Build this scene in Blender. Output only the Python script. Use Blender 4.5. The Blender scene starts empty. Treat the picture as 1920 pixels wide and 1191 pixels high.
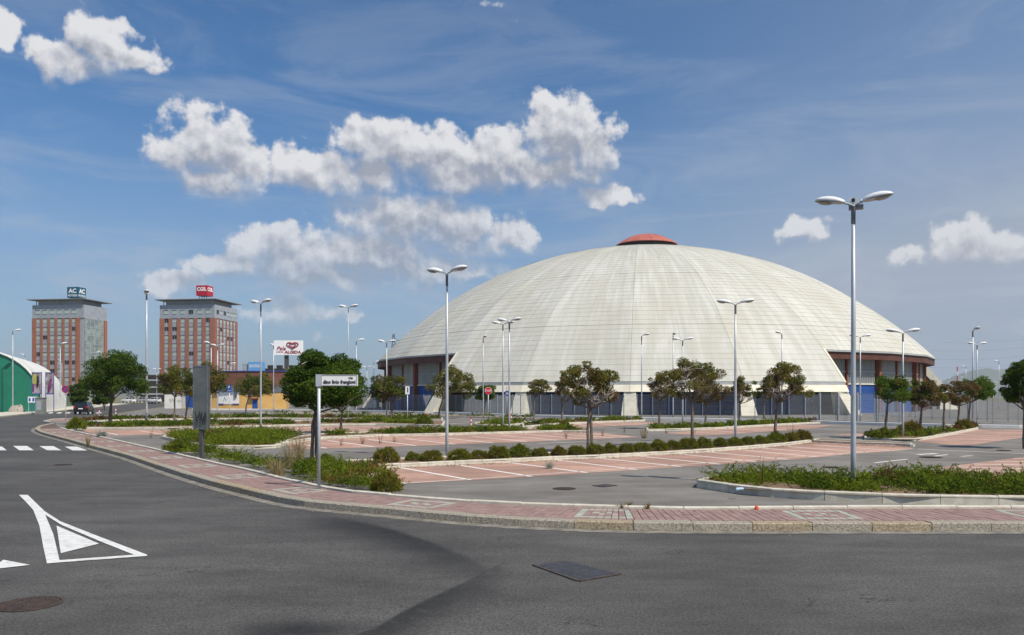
import bpy, bmesh, math, random
import numpy as np
from mathutils import Vector, Matrix

R = math.radians
SC = bpy.context.scene
COL = SC.collection
rng = random.Random(7)
nrg = np.random.default_rng(11)

# ------------------------------------------------------------------ camera
CAM_H = 2.4; F = 1500.0; HZ = 742.0; CXP = 960.0      # survey frame 1920 x 1191
cam_d = bpy.data.cameras.new('camera')
cam_d.sensor_width = 36.0
cam_d.lens = 36.0 * F / 1920.0
cam_d.shift_y = (HZ - 595.5) / 1920.0
cam_d.clip_start = 0.1; cam_d.clip_end = 40000
cam = bpy.data.objects.new('camera', cam_d)
cam.location = (0, 0, CAM_H); cam.rotation_euler = (R(90), 0, 0)
COL.objects.link(cam); SC.camera = cam

# ------------------------------------------------------------------ light
SUN_AZ = 51.0      # degrees to the right of straight behind the camera
SUN_EL = 52.0
sd = Vector((math.sin(R(SUN_AZ)) * math.cos(R(SUN_EL)), -math.cos(R(SUN_AZ)) * math.cos(R(SUN_EL)), math.sin(R(SUN_EL))))
sun_d = bpy.data.lights.new('sun', 'SUN'); sun_d.energy = 5.0; sun_d.angle = R(0.53); sun_d.color = (1.0, 0.925, 0.80)
sun = bpy.data.objects.new('sun', sun_d); sun.rotation_euler = (-sd).to_track_quat('-Z', 'Y').to_euler(); sun.location = (30, -30, 60)
COL.objects.link(sun)
SC.view_settings.view_transform = 'Standard'
SC.view_settings.look = 'None'
SC.view_settings.exposure = 0.0
SC.view_settings.gamma = 1.0
SC.view_settings.use_curve_mapping = False
SC.cycles.max_bounces = 4
SC.cycles.diffuse_bounces = 3
SC.cycles.glossy_bounces = 2
SC.cycles.transparent_max_bounces = 8
SC.cycles.volume_bounces = 0

# ------------------------------------------------------------------ node helpers
class NT:
    def __init__(s, tree): s.t = tree; s.n = tree.nodes; s.l = tree.links
    def add(s, typ, **kw):
        n = s.n.new(typ)
        for k, v in kw.items(): setattr(n, k, v)
        return n
    def put(s, sock, v):
        if isinstance(v, bpy.types.NodeSocket): s.l.new(v, sock)
        else: sock.default_value = v
    def math(s, op, a, b=None, c=None, clamp=False):
        n = s.n.new('ShaderNodeMath'); n.operation = op; n.use_clamp = clamp
        s.put(n.inputs[0], a)
        if b is not None: s.put(n.inputs[1], b)
        if c is not None: s.put(n.inputs[2], c)
        return n.outputs[0]
    def vmath(s, op, a, b=None, c=None):
        n = s.n.new('ShaderNodeVectorMath'); n.operation = op
        s.put(n.inputs[0], a)
        if b is not None: s.put(n.inputs[1], b)
        if c is not None: s.put(n.inputs[2], c)
        return n.outputs['Value'] if op in ('LENGTH', 'DOT_PRODUCT', 'DISTANCE') else n.outputs[0]
    def ramp(s, v, lo, hi, a=0.0, b=1.0, interp='SMOOTHSTEP'):
        n = s.n.new('ShaderNodeMapRange'); n.interpolation_type = interp
        s.put(n.inputs[0], v); n.inputs[1].default_value = lo; n.inputs[2].default_value = hi
        n.inputs[3].default_value = a; n.inputs[4].default_value = b
        return n.outputs[0]
    def mix(s, f, a, b, mode='MIX'):
        n = s.n.new('ShaderNodeMix'); n.data_type = 'RGBA'; n.blend_type = mode
        s.put(n.inputs[0], f)
        for i, v in ((6, a), (7, b)):
            if isinstance(v, bpy.types.NodeSocket): s.l.new(v, n.inputs[i])
            else: n.inputs[i].default_value = (v[0], v[1], v[2], 1)
        return n.outputs[2]
    def noise(s, vec, scale, detail=4, rough=0.55, dist=0.0, dims='3D'):
        n = s.n.new('ShaderNodeTexNoise'); n.noise_dimensions = dims
        if vec is not None: s.l.new(vec, n.inputs['Vector'])
        n.inputs['Scale'].default_value = scale; n.inputs['Detail'].default_value = detail
        n.inputs['Roughness'].default_value = rough; n.inputs['Distortion'].default_value = dist
        return n.outputs[0]

# ------------------------------------------------------------------ sky
def build_world():
    w = bpy.data.worlds.new('World'); SC.world = w; w.use_nodes = True
    w.cycles.sampling_method = 'MANUAL'; w.cycles.sample_map_resolution = 256
    t = NT(w.node_tree); t.n.clear()
    out = t.add('ShaderNodeOutputWorld'); bg = t.add('ShaderNodeBackground'); t.l.new(bg.outputs[0], out.inputs[0])
    S = 0.085
    bg.inputs[1].default_value = S
    sky = t.add('ShaderNodeTexSky'); sky.sky_type = 'NISHITA'; sky.sun_disc = False
    sky.sun_elevation = R(SUN_EL); sky.sun_rotation = math.atan2(sd.x, sd.y)
    sky.altitude = 20; sky.air_density = 1.0; sky.dust_density = 0.6; sky.ozone_density = 2.2
    tc = t.add('ShaderNodeTexCoord'); d = tc.outputs['Generated']
    sp = t.add('ShaderNodeSeparateXYZ'); t.l.new(d, sp.inputs[0])
    az = t.math('ARCTAN2', sp.outputs[0], sp.outputs[1])
    el = t.math('ARCSINE', sp.outputs[2])
    cb = t.add('ShaderNodeCombineXYZ'); t.l.new(az, cb.inputs[0]); t.l.new(el, cb.inputs[1])
    p = cb.outputs[0]
    def ae(px, py):
        a = math.atan((px - CXP) / F); e = math.atan((HZ - py) / F * math.cos(a)); return a, e
    blobs = [(180, 82, 88, 52), (135, 108, 92, 34), (245, 112, 82, 34), (92, 130, 34, 48, .25), (8, 58, 42, 32),
             (385, 272, 100, 62), (322, 292, 66, 44), (440, 315, 80, 55), (395, 338, 90, 32),
             (575, 318, 86, 48), (640, 335, 70, 40), (715, 268, 92, 52), (790, 290, 92, 56), (700, 325, 74, 44), (860, 325, 130, 46),
             (930, 298, 112, 58), (1060, 255, 86, 74), (1112, 285, 54, 60), (1010, 320, 120, 46), (1028, 200, 34, 24, .15), (1133, 366, 58, 24, .1),
             (765, 412, 150, 54), (860, 428, 108, 48), (950, 442, 60, 30, .15), (515, 452, 58, 38), (560, 485, 140, 52), (700, 478, 140, 54), (800, 505, 140, 40, .1),
             (430, 500, 84, 36, .1), (620, 515, 170, 30, .1), (330, 536, 62, 24, .15), (535, 578, 86, 38, .22), (660, 590, 60, 22, .35), (560, 625, 90, 20, .45),
             (1515, 431, 56, 27, .2), (1825, 455, 96, 44, .12), (1895, 465, 80, 36, .1), (1730, 482, 80, 24, .3), (915, -2, 56, 13, .42), (980, 46, 34, 16, .47)]
    def field(q, lst):
        cur = None
        for b in lst:
            a, e = ae(b[0], b[1]); ca = math.cos(a)
            k_ = .98 if b[1] < 150 else (1.08 if b[1] < 390 else 1.2)
            rx = k_ * b[2] / F * ca * ca; ry = k_ * b[3] / F * ca
            v = t.vmath('MULTIPLY_ADD', q, (1 / rx, 1 / ry, 0), (-a / rx, -e / ry, b[4] * 2.0 if len(b) > 4 else 0))
            L = t.vmath('LENGTH', v)
            cur = L if cur is None else t.math('MINIMUM', cur, L)
        return cur
    # billows are warped by noise so outlines curl like real cumulus
    wn = t.add('ShaderNodeTexNoise', noise_dimensions='2D'); t.l.new(p, wn.inputs['Vector']); wn.inputs['Scale'].default_value = 24; wn.inputs['Detail'].default_value = 2
    wv = t.vmath('MULTIPLY_ADD', t.vmath('SUBTRACT', wn.outputs['Color'], (0.5, 0.5, 0.5)), (0.034, 0.030, 0), p)
    n1 = t.noise(p, 32, 9, 0.57, dims='2D')
    n1s = t.noise(p, 32, 4, 0.55, dims='2D')
    f1 = field(wv, blobs)
    big = [b for b in blobs if b[2] > 50]
    f2 = field(t.vmath('ADD', wv, (0.005, 0.027, 0)), big)
    n2 = t.noise(t.vmath('ADD', p, (0.005, 0.010, 0)), 32, 4, 0.55, dims='2D')
    occ = t.math('SUBTRACT', 1.0, f2)
    occ_c = t.ramp(occ, -0.10, 0.60)
    base = t.math('ADD', t.math('SUBTRACT', 1.0, f1), t.math('MULTIPLY', t.math('SUBTRACT', n1, 0.5), t.math('SUBTRACT', 1.45, t.math('MULTIPLY', occ_c, 0.55))))
    far = t.math('ABSOLUTE', az)
    n3 = t.noise(d, 3.2, 5, 0.58)
    rest = t.math('MULTIPLY', t.ramp(n3, 0.53, 0.66), t.ramp(far, 0.62, 0.72))
    rest = t.math('MULTIPLY', rest, t.ramp(el, 0.03, 0.2))
    edge = t.math('DIVIDE', t.math('ADD', base, 0.02), t.math('ADD', 0.33, t.math('MULTIPLY', occ_c, 0.50)))
    dens = t.math('MAXIMUM', t.ramp(edge, 0.0, 1.0), t.math('MULTIPLY', rest, 0.85))
    dens = t.math('MULTIPLY', dens, t.ramp(el, 0.04, 0.30, 0.55, 0.95))
    # sunlit crowns, grey undersides: how much cloud lies between here and the sun
    lit = t.ramp(t.math('ADD', occ, t.math('MULTIPLY', t.math('SUBTRACT', n2, n1s), 2.0)), -0.26, 0.80, 1.0, 0.0, 'LINEAR')
    lit = t.math('MULTIPLY', lit, t.ramp(base, 0.0, 0.40, 0.75, 1.0))
    ccol = t.mix(lit, (0.37 / S, 0.39 / S, 0.45 / S), (0.82 / S, 0.815 / S, 0.83 / S))
    # thin cirrus veil, thicker low down
    st = t.vmath('MULTIPLY', d, (2.0, 2.0, 9.0))
    n4 = t.noise(st, 1.7, 6, 0.62, 0.9)
    veil = t.math('MULTIPLY', t.ramp(n4, 0.42, 0.70), t.ramp(el, 0.02, 0.46, 1.0, 0.34))
    low = t.ramp(el, -0.02, 0.36, 0.66, 0.0)
    side = t.math('MULTIPLY', t.ramp(az, -0.05, 0.60), t.ramp(el, 0.02, 0.48, 0.74, 0.20))
    cirrus = t.math('MULTIPLY', veil, 0.55)
    veil = t.math('ADD', low, side, clamp=True)
    tint = t.vmath('MULTIPLY', sky.outputs[0], (0.60, 0.985, 1.28))
    c1 = t.mix(t.math('MINIMUM', veil, 0.92), tint, (0.38 / S, 0.43 / S, 0.52 / S))
    c1 = t.mix(cirrus, c1, (0.47 / S, 0.52 / S, 0.61 / S))
    c2 = t.mix(dens, c1, ccol)
    t.l.new(c2, bg.inputs[0])
build_world()

# ------------------------------------------------------------------ materials
MATS = {}
def pbsdf(name):
    m = bpy.data.materials.new(name); m.use_nodes = True
    t = NT(m.node_tree); b = t.n['Principled BSDF']
    MATS[name] = m
    return m, t, b
def mat(name, col, var=0.12, rough=0.75, scale=3.0, bump=0.0, bscale=40.0, metal=0.0, spec=0.4, col2=None, lo=0.35, hi=0.65, detail=5, stretch=None):
    m, t, b = pbsdf(name)
    tc = t.add('ShaderNodeTexCoord'); v = tc.outputs['Object']
    if stretch: v = t.vmath('MULTIPLY', v, stretch)
    n = t.noise(v, scale, detail, 0.6)
    f = t.ramp(n, lo, hi)
    if col2 is None:
        a = [c * (1 - var) for c in col]; bb = [min(1, c * (1 + var)) for c in col]
    else: a, bb = col, col2
    c = t.mix(f, a, bb)
    t.l.new(c, b.inputs['Base Color'])
    b.inputs['Roughness'].default_value = rough; b.inputs['Metallic'].default_value = metal
    b.inputs['Specular IOR Level'].default_value = spec
    if bump > 0:
        bp = t.add('ShaderNodeBump'); bp.inputs['Strength'].default_value = bump; bp.inputs['Distance'].default_value = 0.02
        t.l.new(t.noise(v, bscale, 3, 0.6), bp.inputs['Height']); t.l.new(bp.outputs[0], b.inputs['Normal'])
    return m
def leafmat(name, c1, c2, trans=0.35):
    m = bpy.data.materials.new(name); m.use_nodes = True; MATS[name] = m
    t = NT(m.node_tree); t.n.clear()
    o = t.add('ShaderNodeOutputMaterial'); mx = t.add('ShaderNodeMixShader'); mx.inputs[0].default_value = trans
    df = t.add('ShaderNodeBsdfDiffuse'); tr = t.add('ShaderNodeBsdfTranslucent')
    tc = t.add('ShaderNodeTexCoord')
    g = t.add('ShaderNodeNewGeometry')
    n = t.noise(tc.outputs['Object'], 2.6, 4, 0.7)
    f = t.math('ADD', t.ramp(n, 0.3, 0.7, 0.0, 0.55), t.math('MULTIPLY', g.outputs['Random Per Island'], 0.45))
    c = t.mix(f, c1, c2)
    t.l.new(c, df.inputs[0]); t.l.new(c, tr.inputs[0])
    t.l.new(df.outputs[0], mx.inputs[1]); t.l.new(tr.outputs[0], mx.inputs[2]); t.l.new(mx.outputs[0], o.inputs[0])
    return m

def asphalt(name, col, stain=False, speck=0.5):
    m, t, b = pbsdf(name)
    g = t.add('ShaderNodeNewGeometry'); v = g.outputs['Position']
    big = t.ramp(t.noise(v, 0.22, 5, 0.6), 0.3, 0.72, 0.76, 1.20)
    mid = t.ramp(t.noise(t.vmath('MULTIPLY', v, (0.5, 1.4, 1)), 1.1, 5, 0.65), 0.25, 0.75, 0.80, 1.18)
    fine = t.ramp(t.noise(v, 34, 4, 0.8), 0.3, 0.7, 1 - speck * 0.55, 1 + speck * 0.6)
    sp = t.ramp(t.noise(v, 120, 1, 0.5), 0.68, 0.78, 0.0, 1.0)
    k = t.math('MULTIPLY', t.math('MULTIPLY', big, mid), fine)
    c = t.vmath('SCALE', (col[0], col[1], col[2])); n = c.node; t.l.new(k, n.inputs['Scale'])
    c = t.mix(t.math('MULTIPLY', sp, 0.35 * speck), c, (0.32, 0.32, 0.30))
    if stain:
        at = t.add('ShaderNodeAttribute'); at.attribute_name = 'stain'
        s2 = t.math('MULTIPLY', at.outputs['Fac'], t.ramp(t.noise(v, 6, 4, 0.6), 0.25, 0.6, 0.75, 1.0))
        c = t.mix(s2, c, (0.012, 0.012, 0.013))
        vo = t.add('ShaderNodeTexVoronoi'); vo.feature = 'DISTANCE_TO_EDGE'; vo.inputs['Scale'].default_value = 0.55
        t.l.new(t.vmath('ADD', v, t.vmath('SCALE', t.add('ShaderNodeTexNoise').outputs['Color'])), vo.inputs['Vector'])
        wob = [n for n in t.n if n.type == 'TEX_NOISE'][-1]; t.l.new(v, wob.inputs['Vector']); wob.inputs['Scale'].default_value = 2.2; wob.inputs['Detail'].default_value = 5
        for n in t.n:
            if n.type == 'VECT_MATH' and n.operation == 'SCALE' and any(l.from_node == wob for l in n.inputs[0].links): n.inputs['Scale'].default_value = 0.9
        crack = t.math('MULTIPLY', t.ramp(vo.outputs['Distance'], 0.0, 0.010, 1.0, 0.0), t.ramp(t.noise(v, 0.35, 3, 0.5), 0.52, 0.62))
        c = t.mix(t.math('MULTIPLY', crack, 0.7), c, (0.018, 0.018, 0.018))
        spot = t.ramp(t.noise(v, 1.9, 3, 0.4), 0.70, 0.76); c = t.mix(t.math('MULTIPLY', spot, 0.35), c, (0.03, 0.03, 0.03))
    t.l.new(c, b.inputs['Base Color']); b.inputs['Roughness'].default_value = 0.86; b.inputs['Specular IOR Level'].default_value = 0.3
    bp = t.add('ShaderNodeBump'); bp.inputs['Strength'].default_value = 0.35; bp.inputs['Distance'].default_value = 0.012
    t.l.new(t.noise(v, 70, 3, 0.7), bp.inputs['Height']); t.l.new(bp.outputs[0], b.inputs['Normal'])
    return m
asphalt('road_asphalt', (0.079, 0.0765, 0.0735), True, 1.0)
asphalt('lot_asphalt', (0.182, 0.170, 0.155), False, 0.6)
asphalt('bay_asphalt', (0.405, 0.250, 0.195), False, 0.5)
mat('ground', (0.20, 0.17, 0.12), col2=(0.13, 0.14, 0.07), scale=0.15, rough=0.95)
mat('soil', (0.16, 0.10, 0.065), col2=(0.24, 0.16, 0.10), scale=5, rough=0.95, bump=0.6, bscale=30)
mat('granite', (0.20, 0.175, 0.135), col2=(0.44, 0.40, 0.33), scale=26, rough=0.9, bump=1.0, bscale=38, lo=.3, hi=.7)
mat('granite_tan', (0.215, 0.165, 0.105), col2=(0.44, 0.37, 0.265), scale=26, rough=0.9, bump=1.0, bscale=38)
mat('kerb_concrete', (0.47, 0.44, 0.36), col2=(0.60, 0.57, 0.49), scale=4, rough=0.9, bump=0.3, bscale=60)
mat('gutter', (0.25, 0.23, 0.195), col2=(0.14, 0.135, 0.125), scale=3, rough=0.9)
mat('paver_pink', (0.255, 0.165, 0.150), col2=(0.315, 0.210, 0.188), scale=5, rough=0.9, bump=0.2)
mat('paver_rose', (0.225, 0.145, 0.133), col2=(0.285, 0.19, 0.172), scale=6, rough=0.9, bump=0.2)
mat('paver_green', (0.30, 0.315, 0.265), col2=(0.38, 0.39, 0.335), scale=6, rough=0.9, bump=0.2)
mat('joint_sand', (0.12, 0.085, 0.072), rough=0.95)
def worn_paint(name, c1, c2, under, lo, hi):
    m, t, b = pbsdf(name); g = t.add('ShaderNodeNewGeometry'); v = g.outputs['Position']
    n = t.noise(v, 7, 6, 0.65); f = t.noise(v, 60, 4, 0.75); k = t.noise(v, 1.1, 3, 0.5)
    c = t.mix(t.ramp(n, 0.3, 0.7), c1, c2)
    chip = t.ramp(t.math('ADD', t.math('MULTIPLY', f, 0.6), t.math('ADD', t.math('MULTIPLY', n, 0.3), t.math('MULTIPLY', k, 0.25))), lo, hi)
    t.l.new(t.mix(t.math('MULTIPLY', chip, 0.8), c, under), b.inputs['Base Color']); b.inputs['Roughness'].default_value = 0.75
worn_paint('road_paint', (0.72, 0.72, 0.705), (0.58, 0.58, 0.565), (0.10, 0.10, 0.098), 0.62, 0.72)
worn_paint('bay_paint', (0.82, 0.79, 0.75), (0.72, 0.67, 0.62), (0.40, 0.25, 0.20), 0.67, 0.78)
mat('old_paint', (0.80, 0.77, 0.73), col2=(0.62, 0.55, 0.49), scale=7, rough=0.8, lo=.35, hi=.75)
mat('cast_iron', (0.060, 0.045, 0.040), col2=(0.11, 0.075, 0.06), scale=9, rough=0.7, metal=0.4)
mat('grate_iron', (0.115, 0.115, 0.125), col2=(0.165, 0.165, 0.175), scale=9, rough=0.6, metal=0.3)
mat('dark_void', (0.008, 0.008, 0.008), rough=1)
mat('galv', (0.42, 0.45, 0.48), col2=(0.54, 0.57, 0.60), scale=6, rough=0.45, metal=0.35, stretch=(1, 1, .3))
mat('galv_dark', (0.10, 0.11, 0.12), col2=(0.15, 0.16, 0.17), scale=6, rough=0.5, metal=0.3)
mat('lamp_white', (0.74, 0.75, 0.76), var=.06, rough=0.35)
mat('lamp_lens', (0.42, 0.40, 0.36), var=.1, rough=0.25)
mat('lamp_grey', (0.22, 0.23, 0.24), rough=0.5)
mat('pole_white', (0.62, 0.62, 0.60), rough=0.5)
mat('sign_white', (0.80, 0.80, 0.80), var=.03, rough=0.45)
mat('logo_red', (0.30, 0.010, 0.030), var=.05, rough=0.5)
mat('billboard_white', (0.90, 0.90, 0.90), var=.02, rough=0.5)
mat('sign_red', (0.55, 0.02, 0.03), var=.08, rough=0.4)
mat('sign_blue', (0.03, 0.09, 0.36), var=.08, rough=0.4)
mat('sign_black', (0.015, 0.015, 0.017), rough=0.5)
mat('sign_back', (0.075, 0.075, 0.08), rough=0.6)
mat('black_paint', (0.010, 0.010, 0.013), rough=0.14, spec=0.7)
mat('silver_paint', (0.55, 0.56, 0.57), rough=0.25, metal=0.4)
mat('white_paint', (0.75, 0.75, 0.75), rough=0.25)
mat('car_glass', (0.012, 0.015, 0.018), rough=0.06, spec=0.8)
mat('tyre', (0.02, 0.02, 0.02), rough=0.9)
mat('red_lens', (0.45, 0.01, 0.015), rough=0.2)
mat('brick', (0.31, 0.120, 0.078), col2=(0.37, 0.155, 0.10), scale=1.5, rough=0.9)
mat('brick_shaded', (0.25, 0.105, 0.08), col2=(0.30, 0.135, 0.10), scale=1.5, rough=0.9)
mat('tower_grey', (0.29, 0.32, 0.365), col2=(0.35, 0.38, 0.425), scale=.6, rough=0.55)
mat('tower_pale', (0.36, 0.38, 0.40), rough=0.5)
mat('tower_glass', (0.16, 0.20, 0.20), col2=(0.30, 0.36, 0.33), scale=.35, rough=0.12, spec=0.8)
mat('window_pane', (0.30, 0.40, 0.38), col2=(0.46, 0.55, 0.50), scale=.3, rough=0.15, spec=0.7)
mat('window_dark', (0.02, 0.025, 0.03), rough=0.2)
mat('canopy_dark', (0.22, 0.22, 0.22), rough=0.7)
mat('teal_sign', (0.008, 0.10, 0.16), rough=0.4)
mat('red_sign', (0.42, 0.008, 0.03), rough=0.4)
mat('hall_green', (0.018, 0.185, 0.115), col2=(0.024, 0.215, 0.135), scale=.4, rough=0.6)
mat('hall_white', (0.60, 0.60, 0.57), col2=(0.70, 0.69, 0.66), scale=.3, rough=0.55)
mat('poster_base', (0.42, 0.42, 0.46), col2=(0.22, 0.15, 0.17), scale=.9, rough=0.5, lo=.42, hi=.58)
mat('poster_yellow', (0.40, 0.38, 0.10), rough=0.5)
mat('poster_purple', (0.17, 0.04, 0.13), rough=0.5)
mat('orange_wall', (0.62, 0.37, 0.115), col2=(0.70, 0.44, 0.16), scale=.5, rough=0.85)
mat('white_wall', (0.66, 0.66, 0.63), col2=(0.74, 0.74, 0.72), scale=.8, rough=0.85)
mat('brown_fascia', (0.085, 0.030, 0.020), col2=(0.12, 0.045, 0.030), scale=1.2, rough=0.6)
mat('roof_brown', (0.15, 0.062, 0.042), col2=(0.19, 0.08, 0.055), scale=1.2, rough=0.7)
mat('blue_trim', (0.05, 0.07, 0.28), rough=0.5)
mat('blue_door', (0.02, 0.085, 0.33), rough=0.5)
mat('blue_wall', (0.012, 0.062, 0.25), col2=(0.016, 0.075, 0.30), scale=.6, rough=0.55)
mat('rust_column', (0.20, 0.062, 0.030), col2=(0.27, 0.092, 0.045), scale=2, rough=0.7)
mat('arena_concrete', (0.66, 0.62, 0.50), col2=(0.76, 0.72, 0.60), scale=.7, rough=0.9)
mat('gutter_metal', (0.36, 0.385, 0.385), col2=(0.42, 0.44, 0.44), scale=1, rough=0.5)
mat('cladding', (0.34, 0.36, 0.35), col2=(0.44, 0.45, 0.43), scale=.5, rough=0.5, stretch=(1, 1, .3))
mat('cap_red', (0.40, 0.115, 0.085), col2=(0.46, 0.15, 0.11), scale=.6, rough=0.6)
mat('fence_steel', (0.33, 0.36, 0.39), col2=(0.40, 0.43, 0.46), scale=1, rough=0.5, metal=0.3)
mat('fence_green', (0.02, 0.13, 0.08), rough=0.6)
mat('bark', (0.105, 0.085, 0.066), col2=(0.19, 0.16, 0.13), scale=14, rough=0.95, stretch=(1, 1, .3), bump=.5, bscale=40)
mat('twig', (0.40, 0.35, 0.30), col2=(0.30, 0.26, 0.22), scale=9, rough=0.95)
mat('mountain', (0.10, 0.13, 0.07), col2=(0.17, 0.15, 0.11), scale=.004, rough=1)
mat('totem_glass', (0.085, 0.10, 0.105), col2=(0.15, 0.165, 0.165), scale=1.2, rough=0.18, spec=0.6)
mat('totem_frame', (0.22, 0.23, 0.24), rough=0.4, metal=0.5)
mat('box_grey', (0.20, 0.21, 0.20), rough=0.8)
mat('sign_sky', (0.13, 0.34, 0.66), rough=0.5)
mat('dark_roof', (0.035, 0.028, 0.026), rough=0.9)
mat('litter_red', (0.62, 0.10, 0.05), rough=0.6)
mat('litter_blue', (0.40, 0.58, 0.75), rough=0.3)
mat('rubble', (0.34, 0.30, 0.26), rough=0.95, scale=6)
leafmat('leaf_dark', (0.028, 0.060, 0.010), (0.085, 0.140, 0.024), .35)
leafmat('leaf_green', (0.060, 0.120, 0.016), (0.160, 0.235, 0.038), .4)
leafmat('leaf_olive', (0.100, 0.110, 0.018), (0.270, 0.245, 0.055), .4)
leafmat('leaf_brown', (0.110, 0.078, 0.034), (0.250, 0.165, 0.080), .4)
leafmat('needle', (0.070, 0.112, 0.010), (0.245, 0.295, 0.032), .35)
leafmat('needle_dark', (0.035, 0.065, 0.009), (0.120, 0.170, 0.022), .3)
leafmat('needle_dry', (0.12, 0.055, 0.025), (0.20, 0.12, 0.06), .25)
leafmat('shrub_leaf', (0.085, 0.110, 0.014), (0.270, 0.270, 0.045), .35)
leafmat('shrub_rust', (0.120, 0.080, 0.018), (0.270, 0.190, 0.050), .3)
leafmat('dry_grass', (0.26, 0.20, 0.10), (0.42, 0.34, 0.19), .3)
leafmat('silver_leaf', (0.22, 0.26, 0.22), (0.34, 0.38, 0.33), .3)
M = MATS

def dome_mat():
    m, t, b = pbsdf('dome_panel')
    uv = t.add('ShaderNodeUVMap'); uv.uv_map = 'UVMap'
    v = uv.outputs[0]                       # u = metres round the dome, v = metres down from the top
    sp = t.add('ShaderNodeSeparateXYZ'); t.l.new(v, sp.inputs[0])
    streak = t.noise(t.vmath('MULTIPLY', v, (1.0, 0.10, 1)), 0.9, 6, 0.62, dims='2D')
    blot = t.noise(v, 0.13, 5, 0.6, dims='2D')
    row = t.noise(t.vmath('MULTIPLY', v, (0.05, 1.0, 1)), 1.1, 2, 0.5, dims='2D')
    c = t.mix(t.ramp(streak, 0.30, 0.74), (0.465, 0.460, 0.410), (0.580, 0.577, 0.535))
    c = t.mix(t.math('MULTIPLY', t.ramp(blot, 0.40, 0.70), 0.50), c, (0.44, 0.422, 0.350))
    c = t.mix(t.math('MULTIPLY', t.ramp(row, 0.45, 0.7), 0.22), c, (0.49, 0.475, 0.40))
    # narrow lap joint half way down each course
    fr = t.math('FRACT', t.math('ADD', sp.outputs[1], 0.5))
    ln = t.math('LESS_THAN', t.math('ABSOLUTE', t.math('SUBTRACT', fr, 0.5)), 0.035)
    c = t.mix(t.math('MULTIPLY', ln, 0.22), c, (0.34, 0.32, 0.26))
    t.l.new(c, b.inputs['Base Color']); b.inputs['Roughness'].default_value = 0.8; b.inputs['Specular IOR Level'].default_value = 0.25
    bp = t.add('ShaderNodeBump'); bp.inputs['Strength'].default_value = 0.4; bp.inputs['Distance'].default_value = 0.06
    t.l.new(streak, bp.inputs['Height']); t.l.new(bp.outputs[0], b.inputs['Normal'])
dome_mat()
mat('dome_joint', (0.43, 0.415, 0.355), rough=.95)

# ------------------------------------------------------------------ mesh helpers
class MB:
    def __init__(s): s.v = []; s.f = []; s.m = []
    def add(s, vs, fs, mi=0):
        o = len(s.v); s.v += [tuple(x) for x in vs]
        for f in fs: s.f.append(tuple(i + o for i in f)); s.m.append(mi)
    def box(s, c, d, rz=0.0, mi=0, taper=1.0, bev=0.0):
        x, y, z = d[0] / 2, d[1] / 2, d[2] / 2
        vs = []
        for k, zz in ((1.0, -z), (taper, z)):
            for a, b in ((-x, -y), (x, -y), (x, y), (-x, y)): vs.append((a * k, b * k, zz))
        cr, sr = math.cos(rz), math.sin(rz)
        vs = [(c[0] + a * cr - b * sr, c[1] + a * sr + b * cr, c[2] + zz) for a, b, zz in vs]
        s.add(vs, [(3, 2, 1, 0), (4, 5, 6, 7), (0, 1, 5, 4), (1, 2, 6, 5), (2, 3, 7, 6), (3, 0, 4, 7)], mi)
    def tube(s, pts, rad, n=8, mi=0, cap=True):
        pts = [Vector(p) for p in pts]
        if not hasattr(rad, '__len__'): rad = [rad] * len(pts)
        rings = []; prev = None
        for i, p in enumerate(pts):
            a = pts[max(i - 1, 0)]; b = pts[min(i + 1, len(pts) - 1)]
            d = (b - a).normalized() if (b - a).length > 1e-9 else Vector((0, 0, 1))
            ref = Vector((0, 0, 1)) if abs(d.z) < 0.9 else Vector((1, 0, 0))
            u = d.cross(ref).normalized(); w = d.cross(u)
            rings.append([p + (u * math.cos(2 * math.pi * k / n) + w * math.sin(2 * math.pi * k / n)) * rad[i] for k in range(n)])
        o = len(s.v)
        for r in rings: s.v += [tuple(q) for q in r]
        for i in range(len(pts) - 1):
            for k in range(n):
                a = o + i * n + k; b = o + i * n + (k + 1) % n
                s.f.append((a, b, b + n, a + n)); s.m.append(mi)
        if cap:
            s.f.append(tuple(o + k for k in range(n))[::-1]); s.m.append(mi)
            e = o + (len(pts) - 1) * n
            s.f.append(tuple(e + k for k in range(n))); s.m.append(mi)
    def prism(s, poly, z0, z1, mi=0):
        n = len(poly)
        vs = [(p[0], p[1], z0) for p in poly] + [(p[0], p[1], z1) for p in poly]
        fs = [tuple(range(n))[::-1], tuple(range(n, 2 * n))] + [(i, (i + 1) % n, n + (i + 1) % n, n + i) for i in range(n)]
        s.add(vs, fs, mi)
    def lathe(s, prof, n=16, mi=0, c=(0, 0, 0), axis='z'):
        o = len(s.v)
        for r, z in prof:
            for k in range(n):
                a = 2 * math.pi * k / n; x, y = r * math.cos(a), r * math.sin(a)
                s.v.append((c[0] + x, c[1] + y, c[2] + z) if axis == 'z' else ((c[0] + x, c[1] + z, c[2] + y) if axis == 'y' else (c[0] + z, c[1] + x, c[2] + y)))
        for i in range(len(prof) - 1):
            for k in range(n):
                a = o + i * n + k; b = o + i * n + (k + 1) % n
                s.f.append((a, b, b + n, a + n)); s.m.append(mi)
    def mesh(s, name, mats):
        me = bpy.data.meshes.new(name); me.from_pydata(s.v, [], s.f)
        for x in (mats if isinstance(mats, (list, tuple)) else [mats]): me.materials.append(M[x] if isinstance(x, str) else x)
        if any(s.m): me.polygons.foreach_set('material_index', s.m)
        me.update(); return me
    def build(s, name, mats, parent=None, loc=None, rz=0.0, smooth=False):
        me = s.mesh(name, mats)
        if smooth: me.polygons.foreach_set('use_smooth', [True] * len(me.polygons))
        return link(name, me, parent, loc, rz)
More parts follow.
